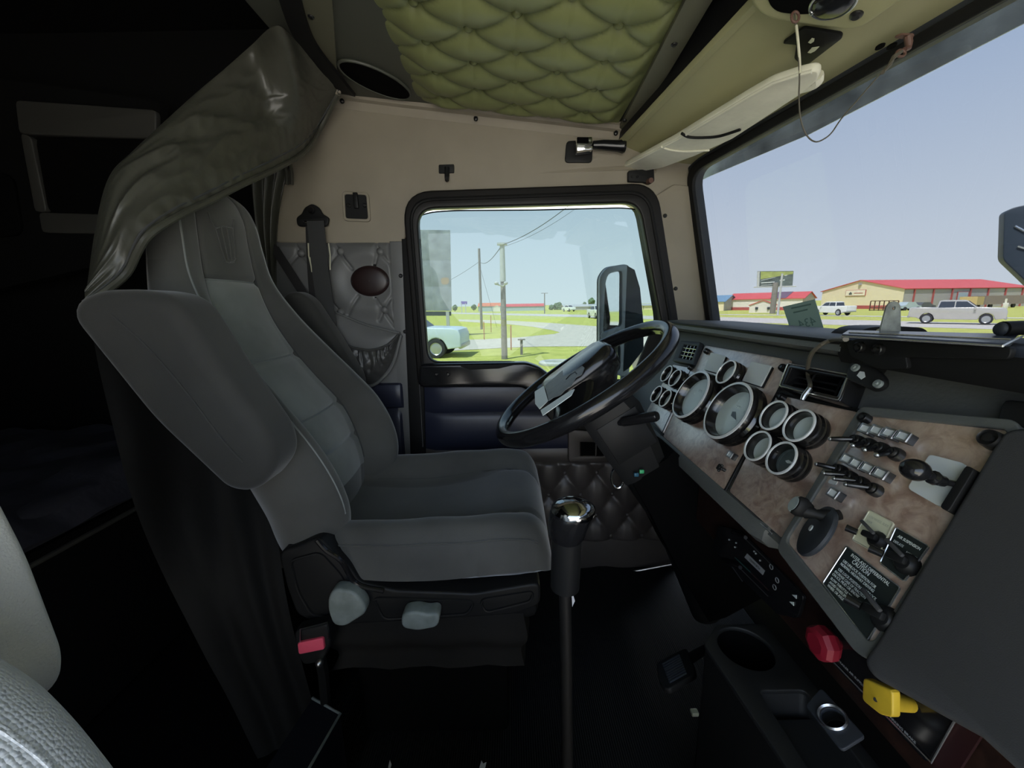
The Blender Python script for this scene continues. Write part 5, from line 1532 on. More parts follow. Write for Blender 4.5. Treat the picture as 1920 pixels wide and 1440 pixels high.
MB().prism([WALL.px(1080, 277, .03), WALL.px(1113, 277, .03), WALL.px(1108, 283, .03), WALL.px(1089, 288, .03)], (0, .02, 0)).build('bracket_foot', 'chrome', gh)
plate('bracket_window', [rounded([WALL.uv(*p, .072) for p in ((1082, 257), (1104, 257), (1104, 268), (1082, 268))], .002, 2)], .001, 'mesh_black', gh, WALL.at(0, 0, .0705))
MB().tube([WALL.px(1112, 272, .045), WALL.px(1130, 272, .045), WALL.px(1160, 274, .045), WALL.px(1168, 274, .045), WALL.px(1172, 274, .045)], [.012, .015, .017, .021, .018], 18).build('grip', 'black_gloss', gh)

# map pocket with gathered elastic edge
mp = thing('map_pocket', aY(690, 690, 1.40), 'grey vinyl map pocket with a gathered elastic edge behind the driver seat', 'pocket')
pkA = crom([aY(600, 575, 1.392), aY(640, 590, 1.392), aY(690, 610, 1.392), aY(750, 624, 1.392)], 8)        # top line of back panel
pkB = crom([aY(628, 615, 1.378), aY(650, 645, 1.372), aY(690, 656, 1.368), aY(725, 648, 1.372), aY(750, 626, 1.386)], 8)
pkC = crom([aY(600, 640, 1.385), aY(640, 690, 1.378), aY(690, 724, 1.378), aY(733, 690, 1.384), aY(752, 628, 1.390)], 8)
MB().grid(lambda a, b: polyline(pkA, a).lerp(polyline(pkB, a), b) + V((0, -.006 * math.sin(math.pi * b), 0)), 40, 12).build('pocket_panel', 'grey_vinyl', mp, smooth=80)
def gth(a, b):
    p = polyline(pkB, a).lerp(polyline(pkC, a), b)
    return p + V((0, -.020 * math.sin(math.pi * min(1, b * 1.0 + .08)) - .006 * abs(math.sin(a * 46 + 2.6 * noise.noise(V((a * 7, b * 1.5, 0))))) * (1 - b) ** .8 - .007 * noise.noise(V((a * 16, b * 6, 3))), 0))
MB().grid(gth, 150, 18).build('gathered_front', 'pocket_black', mp, smooth=70)
MB().tube([p + V((0, -.012, 0)) for p in pkB], .0045, 8).build('elastic_edge', 'pocket_black', mp)
MB().tube([p + V((0, -.004, 0)) for p in pkA], .004, 8).build('top_piping', 'grey_vinyl', mp)
MB().tube([p + V((0, -.004, 0)) for p in pkC], .006, 8).build('lower_piping', 'grey_vinyl', mp)

# ================================================================ VISOR, OVERHEAD CONSOLE, CORD
sv = thing('sun_visor', HD.px(1340, 240, .03), 'cream padded sun visor folded up against the header above the windscreen', 'sun visor')
vq = [HD.uv(*p, .058) for p in ((1172, 311), (1270, 258), (1400, 180), (1450, 152), (1500, 136), (1532, 129), (1530, 146), (1500, 172), (1440, 212), (1370, 258), (1300, 290), (1240, 312), (1195, 320), (1176, 319))]
vpad = plate('visor_pad', [rounded(vq, .012, 4)], .016, 'visor_vinyl', sv, HD.at(0, 0, .046), bev=.005, bseg=3)
MB().tube(crom([HD.px(*p, .064) for p in ((1278, 250), (1292, 257), (1320, 258), (1350, 255), (1388, 243))], 5), .0035, 8).build('pocket_edge', 'black_rubber', vpad)
MB().tube(crom([HD.px(*p, .064) for p in ((1238, 275), (1260, 282), (1290, 284), (1330, 282))], 5), .0025, 8).build('seam', 'visor_vinyl', vpad)
MB().tube([HD.px(*p, .062) for p in ((1176, 310), (1270, 262), (1400, 184), (1450, 156), (1498, 140), (1522, 134))], .004, 8).build('front_bead', 'visor_vinyl', vpad)
MB().tube(crom([HD.px(1495, 163, .040), HD.px(1512, 160, .042), HD.px(1530, 152, .042), HD.px(1530, 142, .040)], 5), [.012] * 16, 10).build('end_roll', 'visor_vinyl', sv)
vb = thing('visor_bracket', aY(1200, 331, 1.39), 'black visor hinge bracket screwed to the tan panel above the A pillar', 'bracket')
q = rounded([WALL.uv(*p, .02) for p in ((1178, 322), (1204, 320), (1224, 318), (1225, 340), (1216, 345), (1206, 341), (1178, 340))], .004, 3)
plate('bracket_plate', [q], .016, 'black_plastic', vb, WALL.at(0, 0, .010), bev=.002)
for x in (1185, 1195): inst(scr, 'screw', vb, WALL.at(*WALL.uv(x, 331, .026), .026) @ Matrix.Scale(.6, 4))
MB().cyl(WALL.px(1214, 341, .02), WALL.px(1221, 338, .045), .008).build('pivot_pin', 'rust', vb)
MB().tube([WALL.px(1210, 326, .02), HD.px(1232, 312, .02), HD.px(1256, 306, .014)], .008, 10).build('hinge_rod', 'black_plastic', vb)

oc_ = thing('overhead_lamp', HD.px(1540, 20, .03), 'olive moulded overhead lamp housing with dark round openings at the top of the header', 'lamp')
oq = [HD.uv(*p, .05) for p in ((1418, -60), (1415, 5), (1440, 30), (1490, 38), (1590, 52), (1612, 48), (1680, 0), (1760, -60))]
ohs = plate('housing', [rounded(oq, .02, 4)], .05, 'olive_liner', oc_, HD.at(0, 0, .0), bev=.010, bseg=3)
q = [HD.uv(*p, .052) for p in ((1440, -60), (1440, 4), (1456, 22), (1500, 27), (1535, 24), (1560, 10), (1560, -60))]
plate('lamp_recess', [rounded(q, .015, 4)], .002, 'mesh_black', ohs, HD.at(0, 0, .0505))
ou, ov = HD.uv(1562, 6, .052)
MB().lathe([(.0, .008), (.020, .008), (.027, .004), (.029, .0)], HD.at(ou, ov, .051), 32).build('spot_lamp', 'black_gloss', ohs)
MB().tube([HD.at(ou, ov, .053) @ V((.029 * math.cos(t), .029 * math.sin(t), 0)) for t in [k * 2 * math.pi / 40 for k in range(40)]], .002, 8, True).build('lamp_ring', 'steel', ohs)
MB().sph(HD.px(1522, 23, .054), .004, 10, 8).build('lamp_switch', 'steel', ohs)
inst(scr, 'screw', ohs, HD.at(*HD.uv(1605, 30, .052), .050) @ Matrix.Scale(1.3, 4))
hv = thing('header_switch_plate', HD.px(1525, 82, .01), 'black plate with two pale lenses on the olive header beside the lamp housing', 'plate')
q = [HD.uv(*p, .012) for p in ((1468, 82), (1506, 55), (1576, 66), (1578, 72), (1508, 126), (1490, 110), (1494, 84))]
plate('plate_face', [rounded(q, .004, 3)], .006, 'black_plastic', hv, HD.at(0, 0, .006), bev=.001)
for px in (((1515, 80), (1522, 72), (1527, 73), (1526, 78), (1520, 82)), ((1514, 99), (1522, 90), (1536, 88), (1528, 96), (1520, 100))):
    plate('lens', [[HD.uv(*p, .0135) for p in px]], .001, 'lens_white', hv, HD.at(0, 0, .0125))
for p in ((1650, 88), (1672, 87)):
    u, v = HD.uv(*p, .013)
    hl = plate('header_hole_plug', [[(.008 * math.cos(t), .005 * math.sin(t)) for t in [k * 2 * math.pi / 16 for k in range(16)]]], .003, 'mesh_black', None, HD.at(u, v, .011))
    meta(hl, ('left' if p[0] < 1660 else 'right') + ' of two small dark hole plugs in the olive header beside the cord hook', 'plug', 'hole plugs in the header')
ck = thing('cord_hook', HD.px(1703, 75, .02), 'rusty brown hook on the header that holds the far end of the hanging cord', 'hook')
q = rounded([HD.uv(*p, .013) for p in ((1676, 70), (1690, 64), (1714, 65), (1712, 72), (1690, 72))], .003, 2)
plate('hook_plate', [q], .003, 'rust', ck, HD.at(0, 0, .011))
MB().tube([HD.px(1702, 66, .014), HD.px(1704, 80, .022), HD.px(1703, 90, .03), HD.px(1696, 93, .036)], [.0055, .0055, .0045, .004], 10).build('hook_arm', 'rust', ck)
ch = thing('hanging_cord', HD.px(1490, 25, .06), 'thin looped cord hanging across the header from lamp housing to hook', 'cord')
pA = HD.px(1490, 22, .058); pE = HD.px(1697, 92, .034)
depthA = (pA - CAM).dot(FW); depthE = (pE - CAM).dot(FW)
cpx = [(1491, 40), (1494, 60), (1497, 100), (1499, 145), (1498, 180), (1500, 215), (1506, 240), (1516, 258), (1530, 266), (1546, 260), (1560, 248), (1578, 222), (1610, 185), (1645, 145), (1675, 112), (1692, 96)]
cpt = [aT(x, y, lerp(depthA, depthE, k / (len(cpx) - 1))) for k, (x, y) in enumerate(cpx)]
MB().tube(crom([pA] + cpt + [pE], 4), .0011, 8).build('cord_line', 'cord', ch)
MB().tube(crom([aT(1493, 48, depthA), aT(1496, 75, depthA), aT(1499, 110, lerp(depthA, depthE, .15)), aT(1500, 138, lerp(depthA, depthE, .18))], 4), .0019, 8).build('crimp_sleeve', 'bone', ch)
MB().tube([aT(1691 + 8 * math.cos(t) - 2, 100 + 6 * math.sin(t), depthE) for t in [k * 2 * math.pi / 16 for k in range(16)]], .0022, 8, True).build('end_ring', 'rust', ch)
MB().tube([aT(1491 + 7 * math.cos(t), 32 + 10 * math.sin(t), depthA) for t in [k * 2 * math.pi / 16 for k in range(16)]], .002, 8, True).build('end_ring', 'rust', ch)
MB().tube([aT(1690, 96, depthE), aT(1676, 106, depthE), aT(1668, 122, depthE), aT(1655, 136, depthE - .01)], .003, 8).build('crimp_sleeve', 'cord', ch)
# dark mesh of the overhead shelf
sm_ = thing('overhead_radio', V((0.385, 0.85, 1.66)), 'black perforated radio unit recessed in the overhead shelf', 'radio')
MB().box((0.385, 0.98, 1.642), (0.032, 0.26, 0.03), bev=.004).build('radio_body', 'black_plastic', sm_)
for k in range(8):
    for j in range(2):
        MB().cyl((0.378 + .014 * j, 0.88 + .028 * k, 1.628), (0.378 + .014 * j, 0.88 + .028 * k, 1.624), .0042, seg=10).build('perforation', 'black_gloss', sm_)

# ================================================================ ON THE DASH TOP
tg = thing('paper_tag', WS.px(1515, 625, .012), 'green paper tag with mirrored number 434 leaning against the windscreen', 'tag')
tq = [WS.uv(*p, .014) for p in ((1468, 575), (1528, 561), (1552, 640), (1490, 640))]
plate('paper', [tq], .0008, 'paper_green', tg, WS.at(0, 0, .014))
def tpx(px, py): return WS.uv(px, py, .0155)
u0, v0 = tpx(1513, 606); uA, vA = tpx(1486, 611); uB, vB = tpx(1541, 597)
text('434', .033, 'paper_ink', tg, WS.at(u0, v0, .0152, math.atan2(vB - vA, uB - uA)) @ Matrix.Diagonal((-1.0, 1, 1, 1)), depth=.0002)
for (x0, y0), (x1, y1) in (((1484, 578), (1521, 570)), ((1488, 586), (1514, 580))):
    MB().tube([WS.P(*tpx(x0, y0), .0152), WS.P(*tpx(x1, y1), .0152)], .002, 6).build('print_line', 'paper_ink', tg)
br = thing('metal_tab', V((.60, .56, .995)), 'grey metal tab with a round hole standing upright on the dash top', 'bracket')
MTF = Frame((0, .58, 0), (1, 0, 0), (0, 0, 1))
mq = rounded([MTF.uv(*p) for p in ((1645, 632), (1660, 574), (1668, 566), (1680, 566), (1685, 575), (1685, 632))], .008, 4)
mu, mv = MTF.uv(1673, 578)
plate('tab_plate', [mq, [(mu + .003 * math.cos(t), mv + .003 * math.sin(t)) for t in [k * 2 * math.pi / 16 for k in range(16)]]], .003, 'tab_steel', br, MTF.at(0, 0, 0), bev=.0005)
hp = thing('dash_hump', V((.62, .62, .99)), 'low black rounded hump on the dash top behind the metal tab', 'hump')
hpts = [aY(*p, .66) for p in ((1572, 640), (1590, 622), (1612, 613), (1650, 611), (1690, 612), (1712, 617), (1730, 640))]
m = MB(); m.loft([[p + V((0, -.02, 0)) for p in crom(hpts, 4)], [p + V((0, .03, .0)) for p in crom(hpts, 4)]])
m.build('hump_body', 'black_plastic', hp)
MB().sph(aY(1648, 621, .635), .004, 10, 8).build('pin', 'bone', hp)
tr = thing('dash_tray', V((.55, .45, .99)), 'dark glossy tray with bright edges lying on the dash top at the right', 'tray')
tq = [aZ(1578, 632, 1.000), aZ(1590, 624, 1.000), aZ(1910, 632, 1.000), aZ(1895, 648, 1.000), aZ(1880, 651, 1.000)]
MB().prism(tq, (0, 0, .004)).build('tray_plate', 'tray_blue', tr)
for a, b in (((1578, 631), (1880, 649)), ((1592, 624), (1895, 637)), ((1880, 649), (1918, 630))):
    MB().tube([aZ(*a, 1.0045), aZ(*b, 1.0045)], .0011, 6).build('bright_edge', 'bright_edge', tr)
rl_ = thing('dash_roller', aY(1900, 615, .47), 'black ribbed roller on the dash top at the right edge of the photo', 'roller')
MB().cyl(aY(1880, 616, .47), aY(1990, 612, .47), .0085, seg=20).build('roller_body', 'black_rubber', rl_)
MB().sph(aY(1876, 617, .47), .0072, 14, 10, (.6, 1, 1.1)).build('roller_cap', 'seal_grey', rl_)
cb = thing('gooseneck_cable', DF.px(1518, 700, .04), 'bent brown cable running from dash top into the air vent', 'cable')
cps = [aZ(1586, 636, 1.001), aT(1562, 637, .600), aT(1540, 646, .61), aT(1522, 663, .63), aT(1515, 685, .655), aT(1515, 705, .68), DF.px(1519, 722, .028), DF.px(1514, 737, .03)]
MB().tube(crom(cps, 5), .0032, 10).build('cable_sheath', 'cord', cb)
MB().tube([DF.px(1519, 728, .034), DF.px(1508, 742, .036), DF.px(1504, 750, .036)], [.004, .004, .003], 10).build('cable_clip', 'steel', cb)
mb_ = thing('microphone_bracket', DF.px(1625, 700, .03), 'black folded microphone bracket with a bright spot on the dash right of the vent', 'bracket')
q = rounded([DF.uv(*p, .03) for p in ((1610, 674), (1622, 671), (1630, 690), (1642, 694), (1656, 710), (1656, 722), (1640, 729), (1614, 717), (1592, 708), (1598, 688))], .005, 3)
plate('bracket_plate', [q], .012, 'black_plastic', mb_, DF.at(0, 0, .022), bev=.003)
plate('wear_spot', [[DF.uv(*p, .035) for p in ((1606, 704), (1612, 696), (1620, 697), (1622, 706), (1614, 711))]], .0006, 'label_grey', mb_, DF.at(0, 0, .0342))
for p in ((1603, 689), (1645, 719)):
    MB().lathe([(.0, .006), (.002, .006), (.0025, .004), (.0055, .004), (.006, .0)], DF.at(*DF.uv(*p, .036), .033), 16).build('rivet', 'lever_grey', mb_)
MB().box((0, 0, 0), (.02, .03, .03), M=DF.at(*DF.uv(1625, 700, .01), .008)).build('bracket_foot', 'black_plastic', mb_)

# ================================================================ LITTER ON THE FLOOR
lts = 'paper scraps on the floor'
for px, pts, lab in ((None, ((1345, 1384), (1356, 1385), (1366, 1402), (1388, 1438), (1360, 1408)), 'white torn paper sliver on the floor beside the console'),
                     (None, ((1071, 1103), (1078, 1127), (1073, 1138)), 'small white paper scrap behind the gear lever'),
                     (None, ((899, 1440), (903, 1427), (906, 1433), (912, 1430), (909, 1442)), 'white ragged paper scrap at the bottom middle of the photo'),
                     (None, ((728, 1440), (731, 1426), (734, 1434), (732, 1442)), 'thin white paper scrap at the bottom left of the middle')):
    z_ = 0.05 if pts[0][0] > 1000 else 0.03
    P = [aZ(*p, z_) for p in pts] if pts[0][0] != 1071 else [aY(*p, .62) for p in pts]
    o = MB().prism(P, (0, 0, .002) if pts[0][0] != 1071 else (0, .001, 0)).build('paper_scrap', 'paper_white')
    meta(o, lab, 'paper scrap', lts)
o = MB().box(aZ(1302, 1336, .05), (.018, .014, .012), bev=.003).build('plastic_cap', 'lens_white'); meta(o, 'small pale green plastic cap lying on the floor by the console', 'cap')

# ================================================================ MIRROR AND FENDER OUTSIDE THE DOOR
mr = thing('side_mirror', aY(1165, 600, 1.75), 'tall dark truck side mirror with two glasses outside the door window', 'mirror')
mc = aY(1165, 600, 1.75)
MF = Frame(mc, (0.94, 0.34, 0), (0, 0, 1))
def mpx(px, py, h=0.0): return MF.uv(px, py, h)
hq_ = [mpx(*p) for p in ((1122, 690), (1123, 520), (1136, 502), (1168, 497), (1176, 500), (1176, 700), (1165, 704))]
gq = [mpx(*p) for p in ((1126, 626), (1131, 530), (1137, 512), (1164, 506), (1163, 612))]
gq2 = [mpx(*p) for p in ((1122, 652), (1160, 646), (1160, 690), (1152, 698), (1122, 685))]
plate('mirror_back', [rounded(hq_, .02, 4)], .012, 'mirror_shell', mr, MF.at(0, 0, -.014), bev=.003)
plate('mirror_bezel', [rounded(hq_, .02, 4), rounded(gq, .02, 4), rounded(gq2, .01, 3)], .018, 'mirror_bezel', mr, MF.at(0, 0, -.004), bev=.003)
plate('mirror_glass', [rounded(gq, .02, 4)], .003, 'mirror_glass', mr, MF.at(0, 0, 0))
plate('mirror_glass', [rounded(gq2, .01, 3)], .003, 'mirror_glass', mr, MF.at(0, 0, 0))
bkq = [(aY(*p, 1.74)) for p in ((1164, 700), (1165, 505), (1176, 498), (1190, 506), (1200, 540), (1206, 600), (1207, 655), (1180, 690))]
MB().loft([bkq, [p + V((.01, .14, 0)) for p in bkq]]).build('mirror_shell', 'mirror_shell', mr)
MB().tube([aY(1170, 700, 1.80), aY(1172, 760, 1.72), aY(1172, 800, 1.60), aY(1172, 830, 1.505)], .018, 10).build('mirror_arm', 'mirror_shell', mr)
m2 = thing('hood_mirror', aT(1920, 450, 1.3), 'blue grey mirror housing outside the windscreen at the right edge of the photo', 'mirror')
MF2 = Frame(aT(1920, 450, 1.25), (1, -0.75, 0), (0, 0, 1))
hq2 = [MF2.uv(*p) for p in ((1886, 398), (1900, 391), (1960, 378), (1990, 390), (1990, 560), (1960, 560), (1921, 522), (1883, 486))]
plate('mirror_housing', [rounded(hq2, .012, 3)], .05, 'mirror_blue', m2, MF2.at(0, 0, -.05), bev=.003)
for a, b in (((1903, 424), (1922, 434)), ((1908, 462), (1924, 467))):
    MB().tube([MF2.px(*a, .002), MF2.px(*b, .002)], .0035, 6).build('light_strip', 'bright_edge', m2)
MB().tube([MF2.px(1960, 550, -.05), MF2.px(1975, 700, -.05)], .014, 8).build('mirror_stalk', 'mirror_shell', m2)

# ================================================================ OUTSIDE
mat('grass', (0.40, 0.42, 0.09), 0.9, var=(1.3, 0.25, (0.55, 0.55, 0.14)), bump=(9, 0.6, 0.05))
mat('grass_far', (0.29, 0.34, 0.075), 0.9, var=(0.5, 0.25))
mat('gravel', (0.58, 0.53, 0.46), 0.9, var=(2.2, 0.12), bump=(12, 0.4, 0.02))
mat('road', (0.54, 0.50, 0.46), 0.8, var=(0.8, 0.08))
mat('road_pale', (0.62, 0.60, 0.56), 0.8)
mat('pole_wood', (0.24, 0.22, 0.21), 0.8, var=(12, 0.3))
mat('pole_pale', (0.50, 0.50, 0.50), 0.6, var=(8, 0.1))
mat('wire', (0.10, 0.10, 0.11), 0.6)
mat('board_grey', (0.34, 0.36, 0.39), 0.8, var=(1.6, 0.22))
mat('board_dark', (0.10, 0.11, 0.12), 0.8)
mat('rust_patch', (0.46, 0.34, 0.24), 0.9)
mat('stake_red', (0.42, 0.16, 0.09), 0.7)
mat('truck_blue', (0.62, 0.70, 0.78), 0.3)
mat('truck_white', (0.80, 0.80, 0.78), 0.25)
mat('truck_silver', (0.55, 0.53, 0.51), 0.25, 0.3)
mat('tyre', (0.03, 0.03, 0.035), 0.8)
mat('rim_alloy', (0.45, 0.46, 0.48), 0.3, 0.7)
mat('car_glass', (0.05, 0.06, 0.08), 0.08)
mat('lamp_red', (0.5, 0.04, 0.05), 0.3)
mat('lamp_clear', (0.75, 0.72, 0.66), 0.2)
mat('roof_red', (0.62, 0.10, 0.10), 0.6)
mat('roof_dark', (0.16, 0.10, 0.14), 0.6)
mat('roof_orange', (0.66, 0.22, 0.12), 0.6)
mat('roof_blue', (0.16, 0.28, 0.40), 0.6)
mat('roof_grey', (0.42, 0.42, 0.43), 0.6)
mat('wall_cream', (0.82, 0.72, 0.50), 0.7)
mat('wall_grey', (0.42, 0.40, 0.40), 0.7)
mat('wall_white', (0.78, 0.74, 0.68), 0.7)
mat('wall_bluegrey', (0.42, 0.50, 0.54), 0.7)
mat('trim_red', (0.42, 0.10, 0.10), 0.6)
mat('sign_face', (0.88, 0.80, 0.62), 0.6)
mat('sign_ink', (0.10, 0.12, 0.10), 0.6)
mat('ad_green', (0.34, 0.38, 0.12), 0.6, var=(1.0, 0.3))
mat('ad_dark', (0.09, 0.11, 0.11), 0.6, var=(1.2, 0.5))
mat('ad_white', (0.60, 0.62, 0.62), 0.6)
mat('sign_purple', (0.20, 0.14, 0.42), 0.6)
mat('leaf_far', (0.13, 0.19, 0.10), 0.9, var=(0.6, 0.3))
mat('bark', (0.10, 0.08, 0.06), 0.9)
mat('container_brown', (0.26, 0.21, 0.19), 0.7)
mat('container_tan', (0.56, 0.42, 0.20), 0.7)
mat('siding_blue', (0.16, 0.21, 0.26), 0.6)

gr = MB()
gr.grid(lambda a, b: (lerp(-420, 520, a), lerp(-60, 700, b), GZ), 30, 30)
meta(gr.build('ground_grass', 'grass'), kind='structure')
def lane(px, name, material, z=0.02, t_=None):
    P = [aZ(*p, GZ + z) for p in px]
    o = MB().prism(P, (0, 0, -0.01)).build(name, material)
    return meta(o, kind='structure')
lane([(860, 599), (944, 600.5), (1017, 604.5), (1123, 612), (1290, 624), (1290, 662), (1123, 649), (1017, 649.5), (953, 651.5), (862, 656.5), (760, 664), (760, 645), (864, 637), (908, 636), (973, 632.5), (1040, 626), (1050, 623), (1035, 619), (999, 612.5), (953, 608), (860, 602.5)], 'ground_gravel_drive', 'gravel')
lot = MB().prism([(-9, -40, GZ + .015), (40, -40, GZ + .015), (40, 2, GZ + .015), (9, 5.2, GZ + .015), (-9, 7.0, GZ + .015)], (0, 0, -.01)).build('ground_gravel_lot', 'gravel'); meta(lot, kind='structure')
hd = thing('truck_hood', (1.7, 0.47, 0.0), 'pale tan truck hood with a fender seen below the mirror in the door window', 'hood')
def hoodf(a, b):
    x = lerp(0.86, 2.7, a); w = lerp(0.86, 0.62, a); s = lerp(-1, 1, b)
    return (x, 0.47 + w * s, 0.90 - 0.155 * (x - .86) - 0.05 * abs(s) ** 2 - 0.55 * max(0, abs(s) - .8) / .2 * .6)
MB().grid(hoodf, 16, 20).build('hood_skin', 'fender_paint', hd)
MB().box((2.72, .47, .1), (.06, 1.2, 1.0), bev=.02).build('hood_front', 'fender_paint', hd)
fdm = MB()
fp = [aY(*p, 2.1) for p in ((1176, 654), (1190, 650), (1205, 655), (1216, 675), (1226, 720), (1240, 790), (1205, 760), (1190, 700))]
fdm.loft([fp, [p + V((.25, -.35, -.02)) for p in fp]])
fdm.build('fender', 'fender_paint', hd)
lane([(700, 582), (860, 586), (1123, 590.5), (1300, 593.5), (1400, 595.5), (1913, 607), (2200, 615), (2200, 634), (1913, 618.5), (1400, 604.5), (1300, 601), (1123, 595.5), (860, 588.5), (700, 583)], 'ground_road', 'road')
lane([(1300, 588.6), (1600, 591.8), (1915, 595.5), (2200, 599), (2200, 600.6), (1915, 596.9), (1600, 593.0), (1300, 589.5)], 'ground_far_lane', 'road_pale', 0.03)

# ---------------- poles, wires, stakes
def pole(name, px, py_top, t, r0, r1, label, m_, px_top=None, grp='utility poles'):
    b = gT(px, t); tp = aT(px_top or px, py_top, t)
    th_ = thing(name, b, label, 'pole', grp)
    MB().tube([b, V((b.x, b.y, lerp(b.z, tp.z, .5))), V((b.x, b.y, tp.z))], [r0, (r0 + r1) / 2, r1], 14).build('shaft', m_, th_)
    return th_, b, V((b.x, b.y, tp.z))
p1, b1, t1 = pole('utility_pole', 946, 465, 17.0, .135, .085, 'mottled thick pole with pale upper half and floodlights, nearest in the door window', 'pole_wood')
MB().tube([V((b1.x, b1.y, aT(946, 530, 17.0).z)), t1], [.122, .098], 14).build('pale_sleeve', 'pole_pale', p1)
MB().box(t1 + V((0, 0, .03)), (.40, .30, .07)).build('pole_cap', 'pole_pale', p1)
for dx in (-.22, .10):
    MB().tube([V((b1.x, b1.y - .15, aT(946, 538, 17).z)), V((b1.x + dx, b1.y - .25, aT(946, 535, 17).z))], .03, 8).build('lamp_arm', 'pole_pale', p1)
    MB().sph(V((b1.x + dx * 1.2, b1.y - .28, aT(946, 533, 17).z)), .09, 12, 8, (1, .8, .8)).build('floodlight', 'pole_pale', p1)
p2, b2, t2 = pole('utility_pole', 903, 470, 38.0, .13, .11, 'thin grey wooden utility pole further off, left of the mottled one', 'pole_wood')
p3, b3, t3 = pole('utility_pole', 1021, 550, 95.0, .14, .11, 'small distant utility pole with a crossbar beyond the highway', 'pole_wood')
MB().box(t3, (1.6, .12, .12)).build('crossbar', 'pole_wood', p3)
def wire(a, b, sag, label, r=.014):
    pts = [V(a).lerp(V(b), k / 16) - V((0, 0, sag * 4 * (k / 16) * (1 - k / 16))) for k in range(17)]
    o = MB().tube(pts, r, 6).build('overhead_wire', 'wire'); meta(o, label, 'wire', 'overhead wires')
wire(t1, aT(1130, 330, 11), .25, 'overhead wire rising from the mottled pole to the upper right', .012)
wire(t1 + V((.10, .08, -.05)), aT(1150, 335, 12), .25, 'fainter second wire running below the first to the upper right', .006)
wire(t1, V((b2.x, b2.y, aT(903, 493, 38).z)), .4, 'overhead wire between the mottled pole and the thinner pole', .018)
wire(V((b2.x, b2.y, aT(903, 493, 38).z)), aT(790, 545, 52), .4, 'overhead wire leaving the thinner pole to the left', .016)
wire(V((b2.x, b2.y, aT(903, 500, 38).z)), gT(932, 40), .0, 'guy wire slanting down from the thinner pole', .012)
for px, y0, t, lab in ((908, 603, 26.5, 'red marker stake left of the mottled pole'), (921, 591, 34, 'faint reddish stake in rough grass beyond the drive'), (958.5, 609, 20.3, 'red marker stake just right of the mottled pole')):
    b = gT(px, t); tp = aT(px, y0, t)
    o = MB().box((b.x, b.y, (b.z + tp.z) / 2), (.06, .04, tp.z - b.z), bev=.008).build('marker_stake', 'stake_red'); meta(o, lab, 'stake', 'marker stakes')
b = gT(978, 18.3); tp = aT(978, 636, 18.3)
o = thing('post', b, 'short grey post with a flat cap in the grass right of the pole', 'post')
MB().box((b.x, b.y, (b.z + tp.z) / 2), (.12, .10, tp.z - b.z)).build('post_shaft', 'pole_wood', o)
MB().box((b.x, b.y, tp.z), (.34, .22, .05)).build('post_cap', 'pole_wood', o)
cv = thing('concrete_ring', gT(1045, 15.5), 'low pale concrete drain ring lying in the grass behind the steering wheel', 'drain')
c = gT(1045, 15.2)
MB().tube([c + V((.62 * math.cos(t), .42 * math.sin(t), .06)) for t in [k * 2 * math.pi / 24 for k in range(24)]], .10, 8, True).build('ring', 'pole_pale', cv)

# ---------------- weathered sign board at the left
sgb = thing('sign_board', gT(800, 29), 'tall weathered grey sign board on posts at the left of the door window', 'sign board')
BF = Frame(aT(800, 560, 29), (1, 0.12, 0), (0, 0, 1))
ys = (432, 489, 538, 583)
for i in range(3):
    q = [BF.uv(*p) for p in ((700, ys[i] - 1.5), (844 + i * 1.0, ys[i]), (845 + i * 1.0, ys[i + 1] - .4), (700, ys[i + 1] - .4))]
    plate('board_panel', [q], .06, 'board_grey', sgb, BF.at(0, 0, 0), bev=.008)
plate('rust_stain', [rounded([BF.uv(*p) for p in ((826, 521), (842, 520), (842, 533), (828, 534))], .2, 3)], .004, 'rust_patch', sgb, BF.at(0, 0, .062))
plate('lower_band', [[BF.uv(*p) for p in ((700, 584), (846, 584), (846, 592), (700, 592))]], .05, 'board_dark', sgb, BF.at(0, 0, 0))
for px in (841, 770):
    q = gT(px, 29.3); MB().box((q.x, q.y + .1, (q.z + BF.px(px, 584).z) / 2), (.22, .22, BF.px(px, 584).z - q.z)).build('post', 'pole_pale', sgb)

